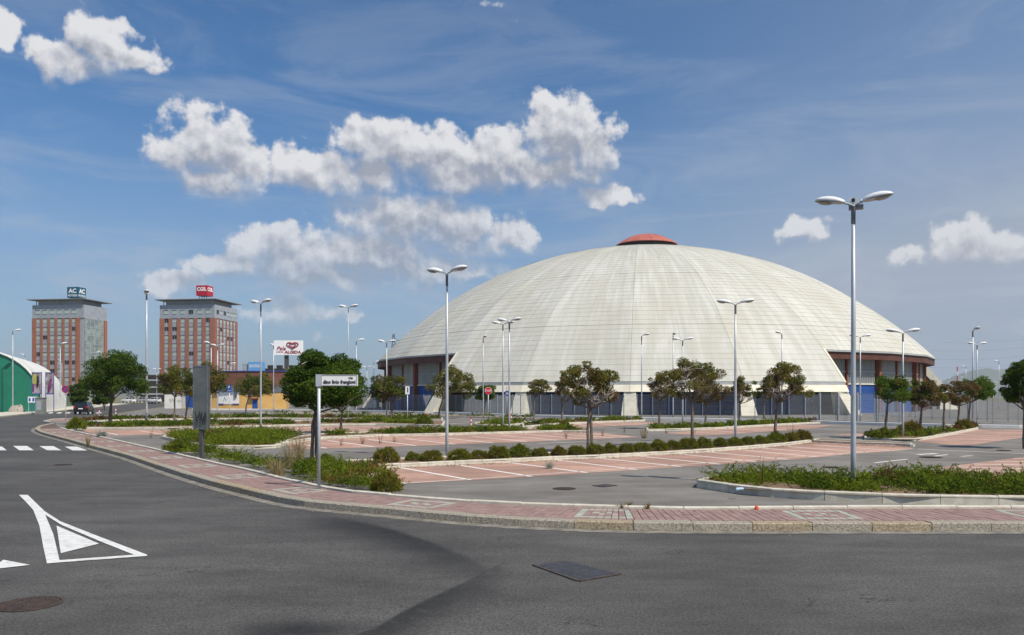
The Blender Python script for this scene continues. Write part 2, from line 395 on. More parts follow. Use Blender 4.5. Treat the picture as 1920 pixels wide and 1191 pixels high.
def link(name, me, parent=None, loc=None, rz=0.0):
    o = bpy.data.objects.new(name, me); COL.objects.link(o)
    if parent is not None: o.parent = parent
    if loc is not None: o.location = loc
    if rz: o.rotation_euler = (0, 0, rz)
    return o
def tag(o, label=None, cat=None, group=None, kind=None):
    if label: o['label'] = label
    if cat: o['category'] = cat
    if group: o['group'] = group
    if kind: o['kind'] = kind
    return o
def empty(name, loc=(0, 0, 0), rz=0.0):
    o = bpy.data.objects.new(name, None); o.empty_display_size = 0.2; COL.objects.link(o)
    o.location = loc; o.rotation_euler = (0, 0, rz); return o
def copy_tree(o, parent=None):
    c = o.copy(); COL.objects.link(c); c.parent = parent
    for ch in [x for x in bpy.data.objects if x.parent == o]: copy_tree(ch, c)
    return c
def text(name, body, size, mname, parent, loc, rot, width=None, ext=0.004, shear=0.0, bold=0.018):
    cu = bpy.data.curves.new(name, 'FONT'); cu.body = body; cu.size = size; cu.extrude = ext; cu.shear = shear; cu.offset = size * bold
    cu.align_x = 'CENTER'; cu.align_y = 'CENTER'; cu.resolution_u = 2
    tmp = bpy.data.objects.new('tmp', cu); COL.objects.link(tmp)
    dg = bpy.context.evaluated_depsgraph_get(); me = bpy.data.meshes.new_from_object(tmp.evaluated_get(dg))
    bpy.data.objects.remove(tmp); bpy.data.curves.remove(cu)
    me.name = name; me.materials.clear(); me.materials.append(M[mname])
    xs = [v.co.x for v in me.vertices]; k = 1.0
    if width: k = width / max(1e-6, max(xs) - min(xs))
    o = link(name, me, parent, loc); o.rotation_euler = rot; o.scale = (k, 1, 1); return o

def G(px, py, z=0.0):
    k = (CAM_H - z) / (py - HZ)
    return Vector(((px - CXP) * k, F * k, z))
def P(px, py, Y): return Vector(((px - CXP) * Y / F, Y, CAM_H + (HZ - py) * Y / F))
def H_at(py, Y): return CAM_H + (HZ - py) * Y / F
def sheet(name, polys, z, mname, parent=None, px=True, kind=None):
    bm = bmesh.new()
    for poly in polys:
        vs = [bm.verts.new((G(*p)[0], G(*p)[1], z) if px else (p[0], p[1], z)) for p in poly]
        f = bm.faces.new(vs)
        f.normal_update()
        if f.normal.z < 0: f.normal_flip()
    bmesh.ops.triangulate(bm, faces=bm.faces[:])
    me = bpy.data.meshes.new(name); bm.to_mesh(me); bm.free(); me.materials.append(M[mname])
    o = link(name, me, parent)
    if kind: o['kind'] = kind
    return o
def resample(pts, step):
    pts = [Vector((p[0], p[1])) for p in pts]
    L = [0]
    for a, b in zip(pts, pts[1:]): L.append(L[-1] + (b - a).length)
    n = max(1, int(round(L[-1] / step))); out = []
    for i in range(n + 1):
        s = L[-1] * i / n; j = 0
        while j < len(L) - 2 and L[j + 1] < s: j += 1
        t = (s - L[j]) / max(1e-9, L[j + 1] - L[j]); out.append(pts[j].lerp(pts[j + 1], t))
    return out
def smoothline(pts, it=2):
    pts = [Vector((p[0], p[1])) for p in pts]
    for _ in range(it):
        q = [pts[0]]
        for a, b in zip(pts, pts[1:]): q += [a.lerp(b, .25), a.lerp(b, .75)]
        q.append(pts[-1]); pts = q
    return pts
def offset(pts, d):
    out = []
    for i, p in enumerate(pts):
        t = (pts[min(i + 1, len(pts) - 1)] - pts[max(i - 1, 0)]).normalized()
        out.append(p + Vector((-t.y, t.x)) * d)
    return out
def kerb_run(parent, line, step, width, z0, z1, mname, name='kerb_stone', gap=0.012, side=1, jit=0.006, lean=0.02):
    """separate kerb stones along a ground polyline; width to the left (side=1) of travel"""
    r = resample(line, step); inn = offset(r, width * side)
    for i in range(len(r) - 1):
        a, b, c, d = r[i], r[i + 1], inn[i + 1], inn[i]
        t = (b - a).normalized() * gap / 2
        a2, b2, c2, d2 = a + t, b - t, c - t, d + t
        n = (d - a).normalized()
        h = z1 + rng.uniform(-jit, jit)
        be = 0.018
        vs = [(a2.x, a2.y, z0), (b2.x, b2.y, z0), (c2.x, c2.y, z0), (d2.x, d2.y, z0)]
        for p_ in (a2 + n * lean * .4, b2 + n * lean * .4, c2, d2): vs.append((p_.x, p_.y, h - be))
        for p_ in (a2 + n * (lean + be) + t, b2 + n * (lean + be) - t, c2 - n * be - t, d2 - n * be + t): vs.append((p_.x, p_.y, h))
        mb = MB()
        fs = [(0, 1, 5, 4), (1, 2, 6, 5), (2, 3, 7, 6), (3, 0, 4, 7), (4, 5, 9, 8), (5, 6, 10, 9), (6, 7, 11, 10), (7, 4, 8, 11), (8, 9, 10, 11)]
        if side < 0: fs = [f[::-1] for f in fs]
        mb.add(vs, fs)
        mn = mname if isinstance(mname, str) else rng.choice(mname)
        mb.build(name, mn, parent)
# ================================================================== GROUND
g = MB(); g.add([(-9000, -400, -0.03), (9000, -400, -0.03), (9000, 9000, -0.03), (-9000, 9000, -0.03)], [(0, 1, 2, 3)])
tag(g.build('ground', 'ground'), kind='structure')

KF = [(2300, 996), (1920, 997), (1700, 997.5), (1540, 997), (1300, 997), (1160, 996), (1050, 992), (947, 986.7), (855, 979.7), (780, 972.5), (675, 962.5), (582, 953.7), (525, 945), (475, 932.5),
      (405, 915), (345, 897), (300, 882), (242, 861), (205, 850.5), (157, 837.5), (117, 825.6), (80, 816), (64, 808.5), (70, 802), (95, 797)]
KB = [(2300, 952), (1920, 953.5), (1540, 954), (1322, 956), (1240, 955), (1119, 952), (933, 946), (801, 937), (700, 928), (650, 924), (612, 917), (575, 909.5), (525, 899), (465, 883.5), (405, 870.5), (332, 853.5), (255, 836), (197, 822), (129, 808), (112, 803)]
front = smoothline([G(*p).xy for p in KF], 2)
WALK_Z = 0.15
back = smoothline([G(p[0], p[1], WALK_Z).xy for p in KB], 2)

# road surface with a fine grid near the camera (stains live on its vertices)
road_pts = [tuple(p) for p in front] + [tuple(G(*p).xy) for p in [(128, 789), (170, 783.5), (190, 779), (240, 771), (310, 762), (420, 756), (420, 750), (310, 752.5), (250, 757), (180, 765), (120, 771), (60, 776.5), (0, 783), (-500, 808)]] + [(-60, 30), (-60, -30), (60, -30), (60, front[0].y)]
road = sheet('road', [road_pts], 0.004, 'road_asphalt', px=False, kind='structure')
def stain_patch():
    """worn dark seam left where two layers of asphalt meet, as a fine grid laid just over the road"""
    lines = [[(560, 958), (640, 975), (720, 992), (800, 1017), (860, 1042), (918, 1070)], [(918, 1068), (880, 1090), (800, 1128), (755, 1150), (705, 1180), (640, 1200), (560, 1215)],
             [(440, 1192), (560, 1182), (660, 1183)]]
    W = [(7, 55), (5, 60), (6, 30)]
    sgn = [1, -1, 0]
    x0, x1, y0, y1 = 430, 960, 955, 1215
    nx, ny = 200, 120
    vs, st = [], []
    for j in range(ny + 1):
        for i in range(nx + 1):
            px = x0 + (x1 - x0) * i / nx; py = y0 + (y1 - y0) * j / ny
            vs.append(tuple(G(px, py, 0.008))); best = 0
            for L, (w1, w2), sg in zip(lines, W, sgn):
                dm = 1e9; sd_ = 1; al = 0
                for k, (a, b) in enumerate(zip(L, L[1:])):
                    ax, ay = a; bx, by = b; t = max(0, min(1, ((px - ax) * (bx - ax) + (py - ay) * (by - ay)) / ((bx - ax) ** 2 + (by - ay) ** 2)))
                    qx, qy = ax + t * (bx - ax), ay + t * (by - ay); dd = math.hypot(px - qx, (py - qy) * 1.6)
                    if dd < dm: dm = dd; sd_ = (bx - ax) * (py - qy) - (by - ay) * (px - qx); al = (k + t) / (len(L) - 1)
                w = w1 if (sg and sd_ * sg < 0) else w2
                s = math.exp(-(dm / w) ** 2) * (.25 + .75 * math.sin(math.pi * min(1, al * .9 + .08)))
                best = max(best, s)
            e = min(i, nx - i, 12) / 12 * min(j, 12) / 12
            st.append(min(1, best) * 0.85 * e)
    fs = [(j * (nx + 1) + i, j * (nx + 1) + i + 1, (j + 1) * (nx + 1) + i + 1, (j + 1) * (nx + 1) + i) for j in range(ny) for i in range(nx)]
    fs = [f[::-1] for f in fs]
    me = bpy.data.meshes.new('worn_seam'); me.from_pydata(vs, [], fs); me.materials.append(M['road_asphalt'])
    at = me.attributes.new('stain', 'FLOAT', 'POINT'); at.data.foreach_set('value', st)
    link('worn_seam', me, road)
stain_patch()

# car park surface
LOT = [(2500, 951), (1920, 952), (1322, 955), (1119, 951), (933, 945), (801, 936), (700, 927), (612, 917), (525, 899), (405, 870), (255, 836), (129, 808), (95, 797), (128, 789.5), (170, 784), (250, 771), (330, 762), (480, 764), (700, 770), (850, 775), (1200, 786), (1500, 792), (1900, 802), (2500, 812)]
lot = sheet('parking_lot', [LOT], 0.002, 'lot_asphalt', kind='structure')
apron = sheet('arena_apron', [[(330, 761), (480, 763), (700, 769), (850, 774), (1200, 785), (1500, 791), (1900, 801), (2600, 810), (2600, 752), (330, 752)]], 0.004, 'lot_asphalt', kind='structure')

# ---- pavement along the road
walk = sheet('sidewalk', [[tuple(p) for p in offset(front, -0.28)] + [tuple(p) for p in back[::-1]]], WALK_Z - 0.03, 'joint_sand', px=False, kind='structure')
kerb_run(walk, front, 1.05, 0.29, -0.02, WALK_Z + 0.004, ['granite', 'granite', 'granite', 'granite_tan'], side=-1)
gut = offset(front, 0.26)
ga = [Vector((p.x, p.y)) for p in front]
mb = MB()
for i in range(len(ga) - 1):
    mb.add([(gut[i].x, gut[i].y, .010), (gut[i + 1].x, gut[i + 1].y, .010), (ga[i + 1].x, ga[i + 1].y, .012), (ga[i].x, ga[i].y, .012)], [(3, 2, 1, 0)])
tag(mb.build('gutter_strip', 'gutter'), kind='structure')
kerb_run(walk, back, 1.1, 0.12, 0.0, WALK_Z + 0.055, 'kerb_concrete', name='edging_stone', side=-1)
def pavers():
    N = 430
    A = resample(offset(front, -0.295), 0.145); n = len(A) - 1
    # matching points on the back line by normalised arc length, then corrected to be square to the front
    fine = resample(back, 0.05)
    fb = np.array([(p.x, p.y) for p in fine])
    B = []
    for i, p in enumerate(A):
        t = (A[min(i + 1, n)] - A[max(i - 1, 0)]).normalized(); nn = np.array((t.y, -t.x)); q = np.array((p.x, p.y))
        rel = fb - q; dl = rel @ np.array((t.x, t.y)); ac = rel @ nn
        ok = (ac > 0.3) & (ac < 6)
        if not ok.any(): B.append(None); continue
        k = np.argmin(np.where(ok, np.abs(dl), 9e9)); B.append(Vector(fb[k]) if abs(dl[k]) < 0.4 else None)
    pieces = []
    for i in range(n):
        if B[i] is None or B[i + 1] is None: continue
        if (B[i + 1] - B[i]).length < .03: continue
        ph = (i + 15) % 29
        motif = ph < 8
        rows = 8 if motif else 4
        for r in range(rows):
            t0, t1 = r / rows, (r + 1) / rows
            green = False
            if motif:
                if ph in (0, 7): green = 1 <= r <= 6
                else:
                    green = (r in (1, 6)) or (r == 3 and ph in (2, 4)) or (r == 4 and ph in (3, 5))
            sh = 0.0
            g1 = 0.006
            a = A[i].lerp(B[i], t0); b = A[i + 1].lerp(B[i + 1], t0); c = A[i + 1].lerp(B[i + 1], t1); d = A[i].lerp(B[i], t1)
            m_ = (a + b + c + d) / 4
            def shr(p, k1=0.95): return m_ + (p - m_) * 0.985
            e = (b - a).normalized() * 0.006
            a, d = shr(a) + e, shr(d) + e; b, c = shr(b) - e, shr(c) - e
            z = WALK_Z + rng.uniform(-0.003, 0.003)
            mi = 2 if green else (0 if rng.random() < .6 else 1)
            vs = [(q.x, q.y, WALK_Z - 0.05) for q in (a, b, c, d)] + [(q.x, q.y, z) for q in (a, b, c, d)]
            fs = [(4, 7, 6, 5), (0, 4, 5, 1), (1, 5, 6, 2), (2, 6, 7, 3), (3, 7, 4, 0)]
            vis = abs((m_.x / m_.y)) < 0.64 and m_.y > 5
            pieces.append((m_.length if vis else 999, vs, fs, mi))
    pieces.sort(key=lambda q: q[0])
    for k, (dst, vs, fs, mi) in enumerate(pieces[:290]):
        mb = MB(); mb.add(vs, fs); mb.build('paver', ['paver_pink', 'paver_rose', 'paver_green'][mi], walk)
    mb = MB()
    for dst, vs, fs, mi in pieces[290:]: mb.add(vs, fs, mi)
    tag(mb.build('far_pavers', ['paver_pink', 'paver_rose', 'paver_green'], walk), kind='stuff')
pavers()

# ---- bays
def stripe(parent, a, b, w=0.12, mname='bay_paint', z=0.012, name='bay_line'):
    A = G(*a).xy; B = G(*b).xy; t = (B - A).normalized(); n = Vector((-t.y, t.x)) * w / 2
    vs = [A + n, A - n, B - n, B + n]
    mb = MB(); mb.add([(p.x, p.y, z) for p in vs], [(0, 1, 2, 3)])
    return mb.build(name, mname, parent)
def bays(poly, lines, w=0.145):
    o = sheet('parking_bays', [poly], 0.008, 'bay_asphalt', kind='structure')
    for a, b in lines: stripe(o, a, b, w)
    return o
row1 = bays([(640, 880), (742, 876), (848, 871), (947, 867), (1033, 862), (1115, 859), (1189, 855), (1264, 851), (1320, 847.5), (1421, 839.5), (1480, 834), (1530, 828.5), (1600, 831), (1700, 837), (1712, 842), (1680, 846), (1627, 849.5), (1579, 853.5), (1532, 858), (1478, 862.5), (1417, 866.5), (1350, 871.5), (1277, 876), (1194, 881.5), (1101, 887.5), (997, 894.5), (882, 901), (760, 907.5), (690, 900)],
            [((640, 882), (757, 907)), ((742, 876), (882, 900.5)), ((848, 871), (997, 894)), ((947, 867), (1101, 887)), ((1033, 862), (1194, 881)), ((1115, 859), (1277, 875.5)), ((1189, 855), (1350, 871)), ((1264, 851), (1417, 866)), ((1320, 847.5), (1478, 862)), ((1384, 843.5), (1532, 857.5)), ((1421, 840), (1579, 853)), ((1477, 838), (1627, 849)), ((1525, 834.5), (1676, 845.5))])
stripe(row1, (757, 907.3), (1712, 842.3), 0.07)
row2 = bays([(538, 828), (605, 824.5), (676, 821), (714, 819), (824, 817), (942, 813.5), (1049, 810.5), (1130, 812), (1198, 819.5), (1150, 822), (1101, 824), (1043, 826.3), (988, 828.7), (925, 831.3), (853, 833.8), (780, 836.5), (701, 838.8), (613, 841.5), (543, 843)],
            [((538, 829.5), (613, 841)), ((614, 826.5), (701, 838)), ((691, 824.5), (780, 836)), ((760, 823), (853, 833.4)), ((825, 821), (925, 831)), ((886, 819), (988, 828.4)), ((942, 817), (1044, 826)), ((998, 815.5), (1101, 824)), ((1037, 813.5), (1150, 821.5)), ((1085, 812), (1180, 819.5))])
row3 = bays([(150, 806), (317, 806), (450, 803), (600, 799.5), (700, 798.5), (739, 799.5), (800, 803), (760, 807), (699, 808.6), (641, 810), (580, 811.3), (512, 811.6), (440, 812), (372, 813), (304, 815.5), (221, 816.5), (180, 816)],
            [((191, 809), (221, 816)), ((262, 808), (304, 815)), ((332, 806.5), (372, 812.5)), ((400, 805), (440, 811.5)), ((464, 804.5), (512, 811)), ((522, 803), (580, 811)), ((578, 801.3), (641, 809.4)), ((631, 800.6), (699, 808)), ((680, 799.6), (752, 806.9))], .11)
row4 = bays([(1545, 900.5), (1610, 893), (1680, 885.5), (1740, 880), (1850, 866), (1920, 857), (2100, 838), (2300, 846), (2300, 905), (1700, 907), (1560, 906)],
            [((1543, 900), (1692, 906)), ((1609, 892.5), (1920, 905)), ((1672, 886.5), (2100, 899)), ((1734, 880.8), (2100, 891)), ((1786, 876), (2100, 885)), ((1824, 870.5), (2100, 877.5)), ((1865, 865.6), (2100, 870)), ((1900, 860.5), (2150, 865))])
row5 = bays([(1717, 828), (1784, 815.5), (1835, 805.5), (1920, 806.5), (2200, 811), (2200, 800), (2000, 814), (1920, 821), (1860, 829), (1828, 835), (1789, 836)] if False else [(1717, 828), (1784, 815.5), (1835, 806), (1920, 806.5), (2060, 808), (1990, 814), (1920, 821), (1860, 829), (1828, 834.5), (1789, 835)],
            [((1735, 825.5), (1850, 830)), ((1757, 821.5), (1880, 826.5)), ((1774, 818), (1908, 823)), ((1789, 815), (1935, 819.7)), ((1803, 812.4), (1960, 817)), ((1816, 810), (1985, 814.5)), ((1826, 808), (2005, 812))], .10)
row6 = bays([(1245, 812), (1330, 806), (1420, 801), (1500, 797), (1560, 798), (1530, 803), (1460, 808), (1390, 813), (1320, 817)],
            [((1290, 809.5), (1360, 814.5)), ((1330, 807), (1400, 812)), ((1370, 804.5), (1440, 809)), ((1405, 802.5), (1475, 806.5)), ((1440, 800.5), (1505, 804.5))], .1)
row7 = bays([(985, 800), (1040, 796), (1130, 792.5), (1250, 791.5), (1200, 797), (1110, 801), (1020, 803)], [((1040, 797), (1070, 802)), ((1080, 795.5), (1112, 800.5)), ((1120, 794), (1155, 798.5))], .1)
row8 = bays([(1560, 815), (1650, 811), (1800, 800.5), (1840, 801.5), (1760, 809), (1700, 815), (1640, 820)], [((1600, 815), (1650, 819)), ((1660, 811), (1705, 814))], .1)
row9 = bays([(300, 790), (420, 788.5), (560, 788), (640, 789.5), (560, 793), (420, 794), (310, 794.5)], [((360, 789.5), (380, 793.5)), ((420, 789.2), (445, 793)), ((480, 789), (508, 792.6))], .1)
# painted lines on the lanes
lane_marks = [((1722, 842.5), (1920, 851.5), .11), ((1640, 868.5), (1702, 861.5), .12), ((1752, 856), (1777, 853), .13), ((1802, 856.5), (1823, 855), .13), ((1380, 838), (1420, 834), .12),
              ((1010, 832.5), (1120, 827.3), .1), ((845, 794.8), (888, 793), .12), ((1290, 822.5), (1360, 822), .12), ((1090, 803), (1130, 802.5), .12)]
for a, b, w in lane_marks: tag(stripe(None, a, b, w, name='lane_line'), kind='structure')
for a, b in (((1722, 853.2), (1732, 852.6)), ((1734, 852.2), (1744, 851.6)), ((1747, 851.8), (1755, 851.0))): tag(stripe(None, a, b, .3, name='lane_mark'), kind='structure')

# ---- islands with kerbs
def island(front_px, back_px, step=1.0, closed=True, h=0.15, soil_z=0.10, kerb='kerb_concrete', wid=.13):
    fr = [G(*p).xy for p in front_px]; bk = [G(*p).xy for p in back_px]
    loop = [tuple(p) for p in fr] + [tuple(p) for p in bk[::-1]]
    o = sheet('planting_island', [loop], soil_z, 'soil', px=False, kind='structure')
    kerb_run(o, fr, step, wid, 0.0, h, kerb, side=1)
    ring = [fr[-1]] + bk[::-1] + [fr[0]]
    kerb_run(o, ring, step * 1.15, wid, 0.0, h, kerb, side=1)
    return o
isl1 = island([(636, 881), (742, 877.5), (848, 872.5), (947, 868.5), (1033, 863.5), (1115, 860.5), (1189, 856.5), (1264, 852.5), (1320, 849), (1421, 841), (1480, 835.5), (1522, 829.5)],
              [(640, 870), (742, 866), (848, 862), (947, 858.5), (1033, 854.5), (1115, 851), (1189, 847.5), (1264, 843.5), (1320, 840), (1421, 832.5), (1480, 827.5), (1515, 824.5)])
isl1b = island([(1525, 829.5), (1600, 833), (1690, 836), (1712, 838)], [(1525, 826), (1600, 829.5), (1690, 832.5), (1714, 836)], h=.13)
isl2 = island([(520, 840), (545, 832), (603, 824), (676, 821), (714, 819), (824, 817.5), (942, 814), (1049, 811), (1110, 812)], [(535, 830), (560, 822), (603, 817), (676, 814), (714, 812.5), (824, 810.5), (942, 807.5), (1049, 805), (1105, 806)])
islL = island([(303, 823), (345, 833), (390, 841), (480, 842), (518, 840.5)], [(315, 816), (360, 815), (430, 811.5), (510, 812), (548, 818)])
isl3 = island([(128, 807), (150, 805), (317, 805), (450, 802), (600, 798.5), (700, 797.5), (745, 798), (830, 800)], [(132, 796), (160, 794), (317, 795), (450, 794), (600, 791), (700, 789.5), (745, 789.5), (835, 792)], 1.6)
islR = island([(1306, 915), (1400, 929.5), (1500, 937), (1612, 942.5), (1700, 946), (1920, 949.5), (2300, 951)], [(1312, 909), (1345, 904.5), (1450, 903), (1560, 908), (1700, 908), (1920, 907), (2300, 908)], 1.15, h=.22, soil_z=.17, wid=.16)
isl5 = island([(1212, 809), (1260, 808), (1340, 805.5), (1378, 803)], [(1212, 804), (1260, 803), (1340, 800.5), (1378, 799)], 1.6)
isl6 = island([(1362, 804), (1440, 799.5), (1500, 796), (1540, 794)], [(1362, 797), (1440, 793.5), (1500, 791), (1535, 790.5)], 1.6)
isl7 = island([(1620, 825), (1700, 828), (1722, 827), (1790, 815), (1835, 805.5)], [(1620, 817), (1690, 815), (1722, 813), (1780, 806), (1825, 801)], 1.4)
isl8 = island([(980, 803), (1040, 797), (1130, 793), (1210, 790)], [(978, 794), (1040, 790), (1130, 787.5), (1205, 786.5)], 1.6)
isl9 = island([(890, 799), (915, 801), (950, 800), (985, 796)], [(890, 796), (915, 791.5), (950, 791), (985, 791)], 1.4)
isl10 = island([(130, 795), (200, 790), (300, 788), (480, 786), (640, 786.5), (830, 789.5)], [(135, 790), (200, 786), (300, 784), (480, 782), (640, 782), (830, 785)], 2.2)
isl11 = island([(480, 776), (640, 777.5), (840, 782), (1000, 786)], [(480, 774.5), (640, 775.5), (840, 779.5), (1000, 783)], 3)
# white kerb of the fenced ring
mb_line = [(360, 769), (480, 769.5), (640, 771.5), (845, 776), (985, 781.5), (1200, 787), (1400, 790.5), (1500, 792.5), (1535, 794), (1650, 798), (1760, 801), (1920, 803.5), (2200, 806)]
ring = tag(empty('fence_plinth'), 'low white concrete plinth running under the steel grating fence', 'plinth')
kerb_run(ring, [G(*p).xy for p in mb_line], 2.4, .35, 0.0, .24, 'white_wall', name='plinth_block', side=1)
# far verge across the road on the left
verge = sheet('far_sidewalk', [[(-500, 806), (0, 782.5), (60, 776), (120, 770.5), (180, 764.5), (250, 756.5), (320, 752), (320, 750), (250, 753), (170, 760), (100, 766), (0, 775), (-500, 794)]], 0.12, 'kerb_concrete', kind='structure')
kerb_run(verge, [G(*p).xy for p in [(250, 757), (180, 765), (120, 771), (60, 776.5), (0, 783), (-120, 788)]], 1.8, .2, 0, .14, 'granite', side=-1)
tipw = sheet('corner_sidewalk', [[(84, 793), (130, 794.5), (140, 789), (128, 787.5), (100, 789)]], 0.13, 'paver_pink', kind='structure')
kerb_run(tipw, [G(*p).xy for p in [(140, 788.5), (128, 787), (100, 788.5), (84, 792.5), (100, 794.5), (132, 795.5)]], .9, .15, 0, .15, 'kerb_concrete', side=-1)

# dry leaf litter and grit swept against the kerbs
def debris(label, lines, n, seed, mname, side, spread, size):
    rs = np.random.default_rng(seed); mb = MB()
    pts = []
    for L in lines:
        r = resample([G(*p).xy for p in L], .25); o_ = offset(r, side * .06)
        pts += list(zip(r, o_))
    clus = [pts[i] for i in rs.integers(0, len(pts), n // 18)]
    for k in range(n):
        c = clus[k % len(clus)][1] if rs.random() < .75 else pts[rs.integers(0, len(pts))][1]
        x, y = c.x + rs.normal() * .28, c.y + rs.normal() * .28 * .4 + side * abs(rs.normal()) * spread
        a = rs.uniform(0, 6.28); w = size * rs.uniform(.5, 1.5); z = .016 + rs.uniform(0, .012)
        u = np.array((math.cos(a), math.sin(a))) * w; q = np.array((-math.sin(a), math.cos(a))) * w * .6
        mb.add([(x - u[0], y - u[1], z), (x + q[0], y + q[1], z + .01), (x + u[0], y + u[1], z + .004), (x - q[0], y - q[1], z)], [(0, 3, 2, 1)])
    tag(mb.build('leaf_litter', mname), label, 'leaf litter', kind='stuff')
debris('brown leaf litter along the hedge island kerb', [[(742, 877.5), (947, 868.5), (1115, 860.5), (1264, 852.5), (1421, 841), (1522, 829.5)], [(1525, 832), (1690, 838.5)]], 1500, 61, 'leaf_brown', -1, .12, .030)
debris('brown leaf litter along the rear island kerbs', [[(603, 824), (714, 819), (942, 814), (1049, 811), (1110, 812)], [(317, 805.5), (450, 802.5), (700, 798)]], 1500, 62, 'leaf_brown', -1, .2, .045)
debris('pale grit and dry leaves in the road gutter', [[(1900, 998), (1540, 998.5), (1160, 998), (947, 989), (780, 974.5), (582, 956), (405, 917), (205, 852)]], 900, 63, 'dry_grass', 1, .04, .014)
# ---- road markings near the camera
def zpx(l): return [(x / 3.046, 800 + y / 3.046) for x, y in l]
def flat(name, poly, z, mname, parent=None):
    return sheet(name, [poly], z, mname, parent)
yl = [zpx([(108, 393), (158, 393), (255, 487), (258, 507), (305, 620), (340, 768), (336, 781), (268, 787), (247, 690), (225, 570), (190, 480), (150, 435)]),
      zpx([(255, 487), (345, 545), (560, 630), (760, 706), (843, 738), (835, 744), (765, 737), (560, 655), (350, 565), (258, 507)]),
      zpx([(340, 768), (765, 737), (835, 744), (336, 781)])]
gw = sheet('give_way_marking', yl, 0.014, 'road_paint')
tag(gw, 'white painted triangle outline with solid triangle inside on the road', 'road marking')
flat('inner_triangle', zpx([(323, 570), (565, 673), (347, 728)]), 0.014, 'road_paint', gw)
o = flat('give_way_tooth', zpx([(-60, 822), (20, 766), (172, 795)]), 0.014, 'road_paint')
tag(o, 'small white painted triangle at the left edge near the manhole', 'road marking')
zb = tag(empty('zebra_crossing', G(80, 842)), 'white zebra crossing bars on the road left of the kerb', 'crossing')
inv = zb.location.copy()
for q in ([(-75, 112), (12, 116), (38, 137), (-45, 137)], [(75, 112), (155, 112), (193, 137), (110, 137)], [(225, 113), (305, 113), (350, 137), (270, 137)], [(370, 116), (440, 116), (500, 138), (415, 138)], [(-230, 112), (-150, 112), (-120, 137), (-200, 137)]):
    f_ = flat('zebra_bar', zpx(q), 0.014, 'road_paint', zb); f_.location = -inv
zb2 = tag(empty('zebra_crossing', G(140, 774.6)), 'distant zebra crossing bars beneath the black car', 'crossing')
for x in (94, 110, 126, 146, 166, 184):
    f_ = flat('zebra_bar', [(x - 5, 775.5), (x + 4, 775.5), (x + 7, 773.6), (x - 1, 773.6)], 0.014, 'road_paint', zb2); f_.location = -zb2.location

# ---- ironwork
def manhole(px, py, r, label, ridges=True, z=0.010, rot=0.0):
    c = G(px, py); o = empty('manhole_cover', (c.x, c.y, z), rot); tag(o, label, 'manhole cover')
    mb = MB(); mb.lathe([(0.001, .004), (r * .9, .004), (r * .9, .0)], 28); mb.build('cover', 'cast_iron', o)
    mb = MB(); mb.lathe([(r * .93, .0), (r * .93, .006), (r, .006), (r, 0)], 28); mb.build('frame', 'cast_iron', o)
    mb = MB()
    if ridges:
        for k in range(-7, 8):
            x = k * r * .115; L = math.sqrt(max(0, (r * .84) ** 2 - x * x)); mb.box((x, 0, .008), (r * .05, 2 * L, .008))
        mb.build('ridges', 'cast_iron', o)
manhole(55, 1134, .345, 'large rusty ribbed manhole cover at the lower left road edge', rot=.3)
manhole(1058, 917, .3, 'dark manhole cover in the lane above the sidewalk centre')
manhole(1558, 877, .3, 'manhole cover on the lane left of the tall near lamp post')
manhole(1882, 845, .3, 'manhole cover far right beside the white lane line')
manhole(1745, 858, .42, 'oil dark manhole cover beside the painted arrow marks')
manhole(118, 872, .3, 'thin looking manhole cover on the road below the zebra crossing')
def grate(poly, label, n, name='drain_grate'):
    q = [G(*p).xy for p in poly]; c = sum(q, Vector((0, 0))) / 4; o = empty(name, (c.x, c.y, 0.006)); tag(o, label, 'drain grate')
    mb = MB(); mb.add([(p.x - c.x, p.y - c.y, .004) for p in q], [(0, 1, 2, 3)]); mb.build('pit_shade', 'dark_void', o)  # flat black sheet, the shade below the bars put into its colour
    for k in range(n):
        t0, t1 = (k + .25) / n, (k + .70) / n
        a, b = q[0].lerp(q[1], t0) - c, q[0].lerp(q[1], t1) - c; d, e = q[3].lerp(q[2], t0) - c, q[3].lerp(q[2], t1) - c
        m1 = MB(); m1.prism([a, b, e, d], .006, .014); m1.build('grate_bar', 'grate_iron', o)
    mb = MB()
    for a, b in zip(q, q[1:] + q[:1]):
        t = (b - a).normalized(); nn = Vector((-t.y, t.x)) * .025; mb.prism([a - c - nn, b - c - nn, b - c + nn, a - c + nn], .004, .012)
    mb.build('frame', 'cast_iron', o)
grate([(1000, 1061), (1062, 1054), (1163, 1078), (1085, 1091)], 'square slotted drain grate sunk in the foreground road', 16)
grate([(1112, 911.5), (1135, 909), (1157, 911), (1132, 914)], 'small slotted drain grate in the car park lane', 8)
# ================================================================== ARENA
AX, AY = 24.1, 150.0; RS = 67.08; ZC = -37.5
TH0 = -10.5
def ring_r(z, rs=RS): return math.sqrt(rs * rs - (z - ZC) ** 2)
def AP(th, r, z): return (AX + r * math.sin(R(th)), AY - r * math.cos(R(th)), z)
arena = tag(empty('domed_arena', (AX, AY, 0)), 'huge pale concrete domed sports arena with red cap and blue base', 'arena')
OFF = Vector((-AX, -AY, 0))
def abuild(mb, name, mats, parent=arena, smooth=False):
    o = mb.build(name, mats, parent)
    if parent is arena: o.location = OFF
    return o
EAVE_Z, SK_Z = 8.4, 4.15
def phi_of_z(z): return math.degrees(math.acos((z - ZC) / RS))
PH0 = 4.8; PH_E = phi_of_z(EAVE_Z); PH_S = phi_of_z(SK_Z)
def front_y(ph):
    r = RS * math.sin(R(ph)); z = ZC + RS * math.cos(R(ph)); return HZ - F * (z - CAM_H) / (AY - r)
def solve(y):
    a, b = 6.0, 50.0
    for _ in range(50):
        m_ = (a + b) / 2
        if front_y(m_) < y: a = m_
        else: b = m_
    return a
RINGS = [solve(511), solve(607)]
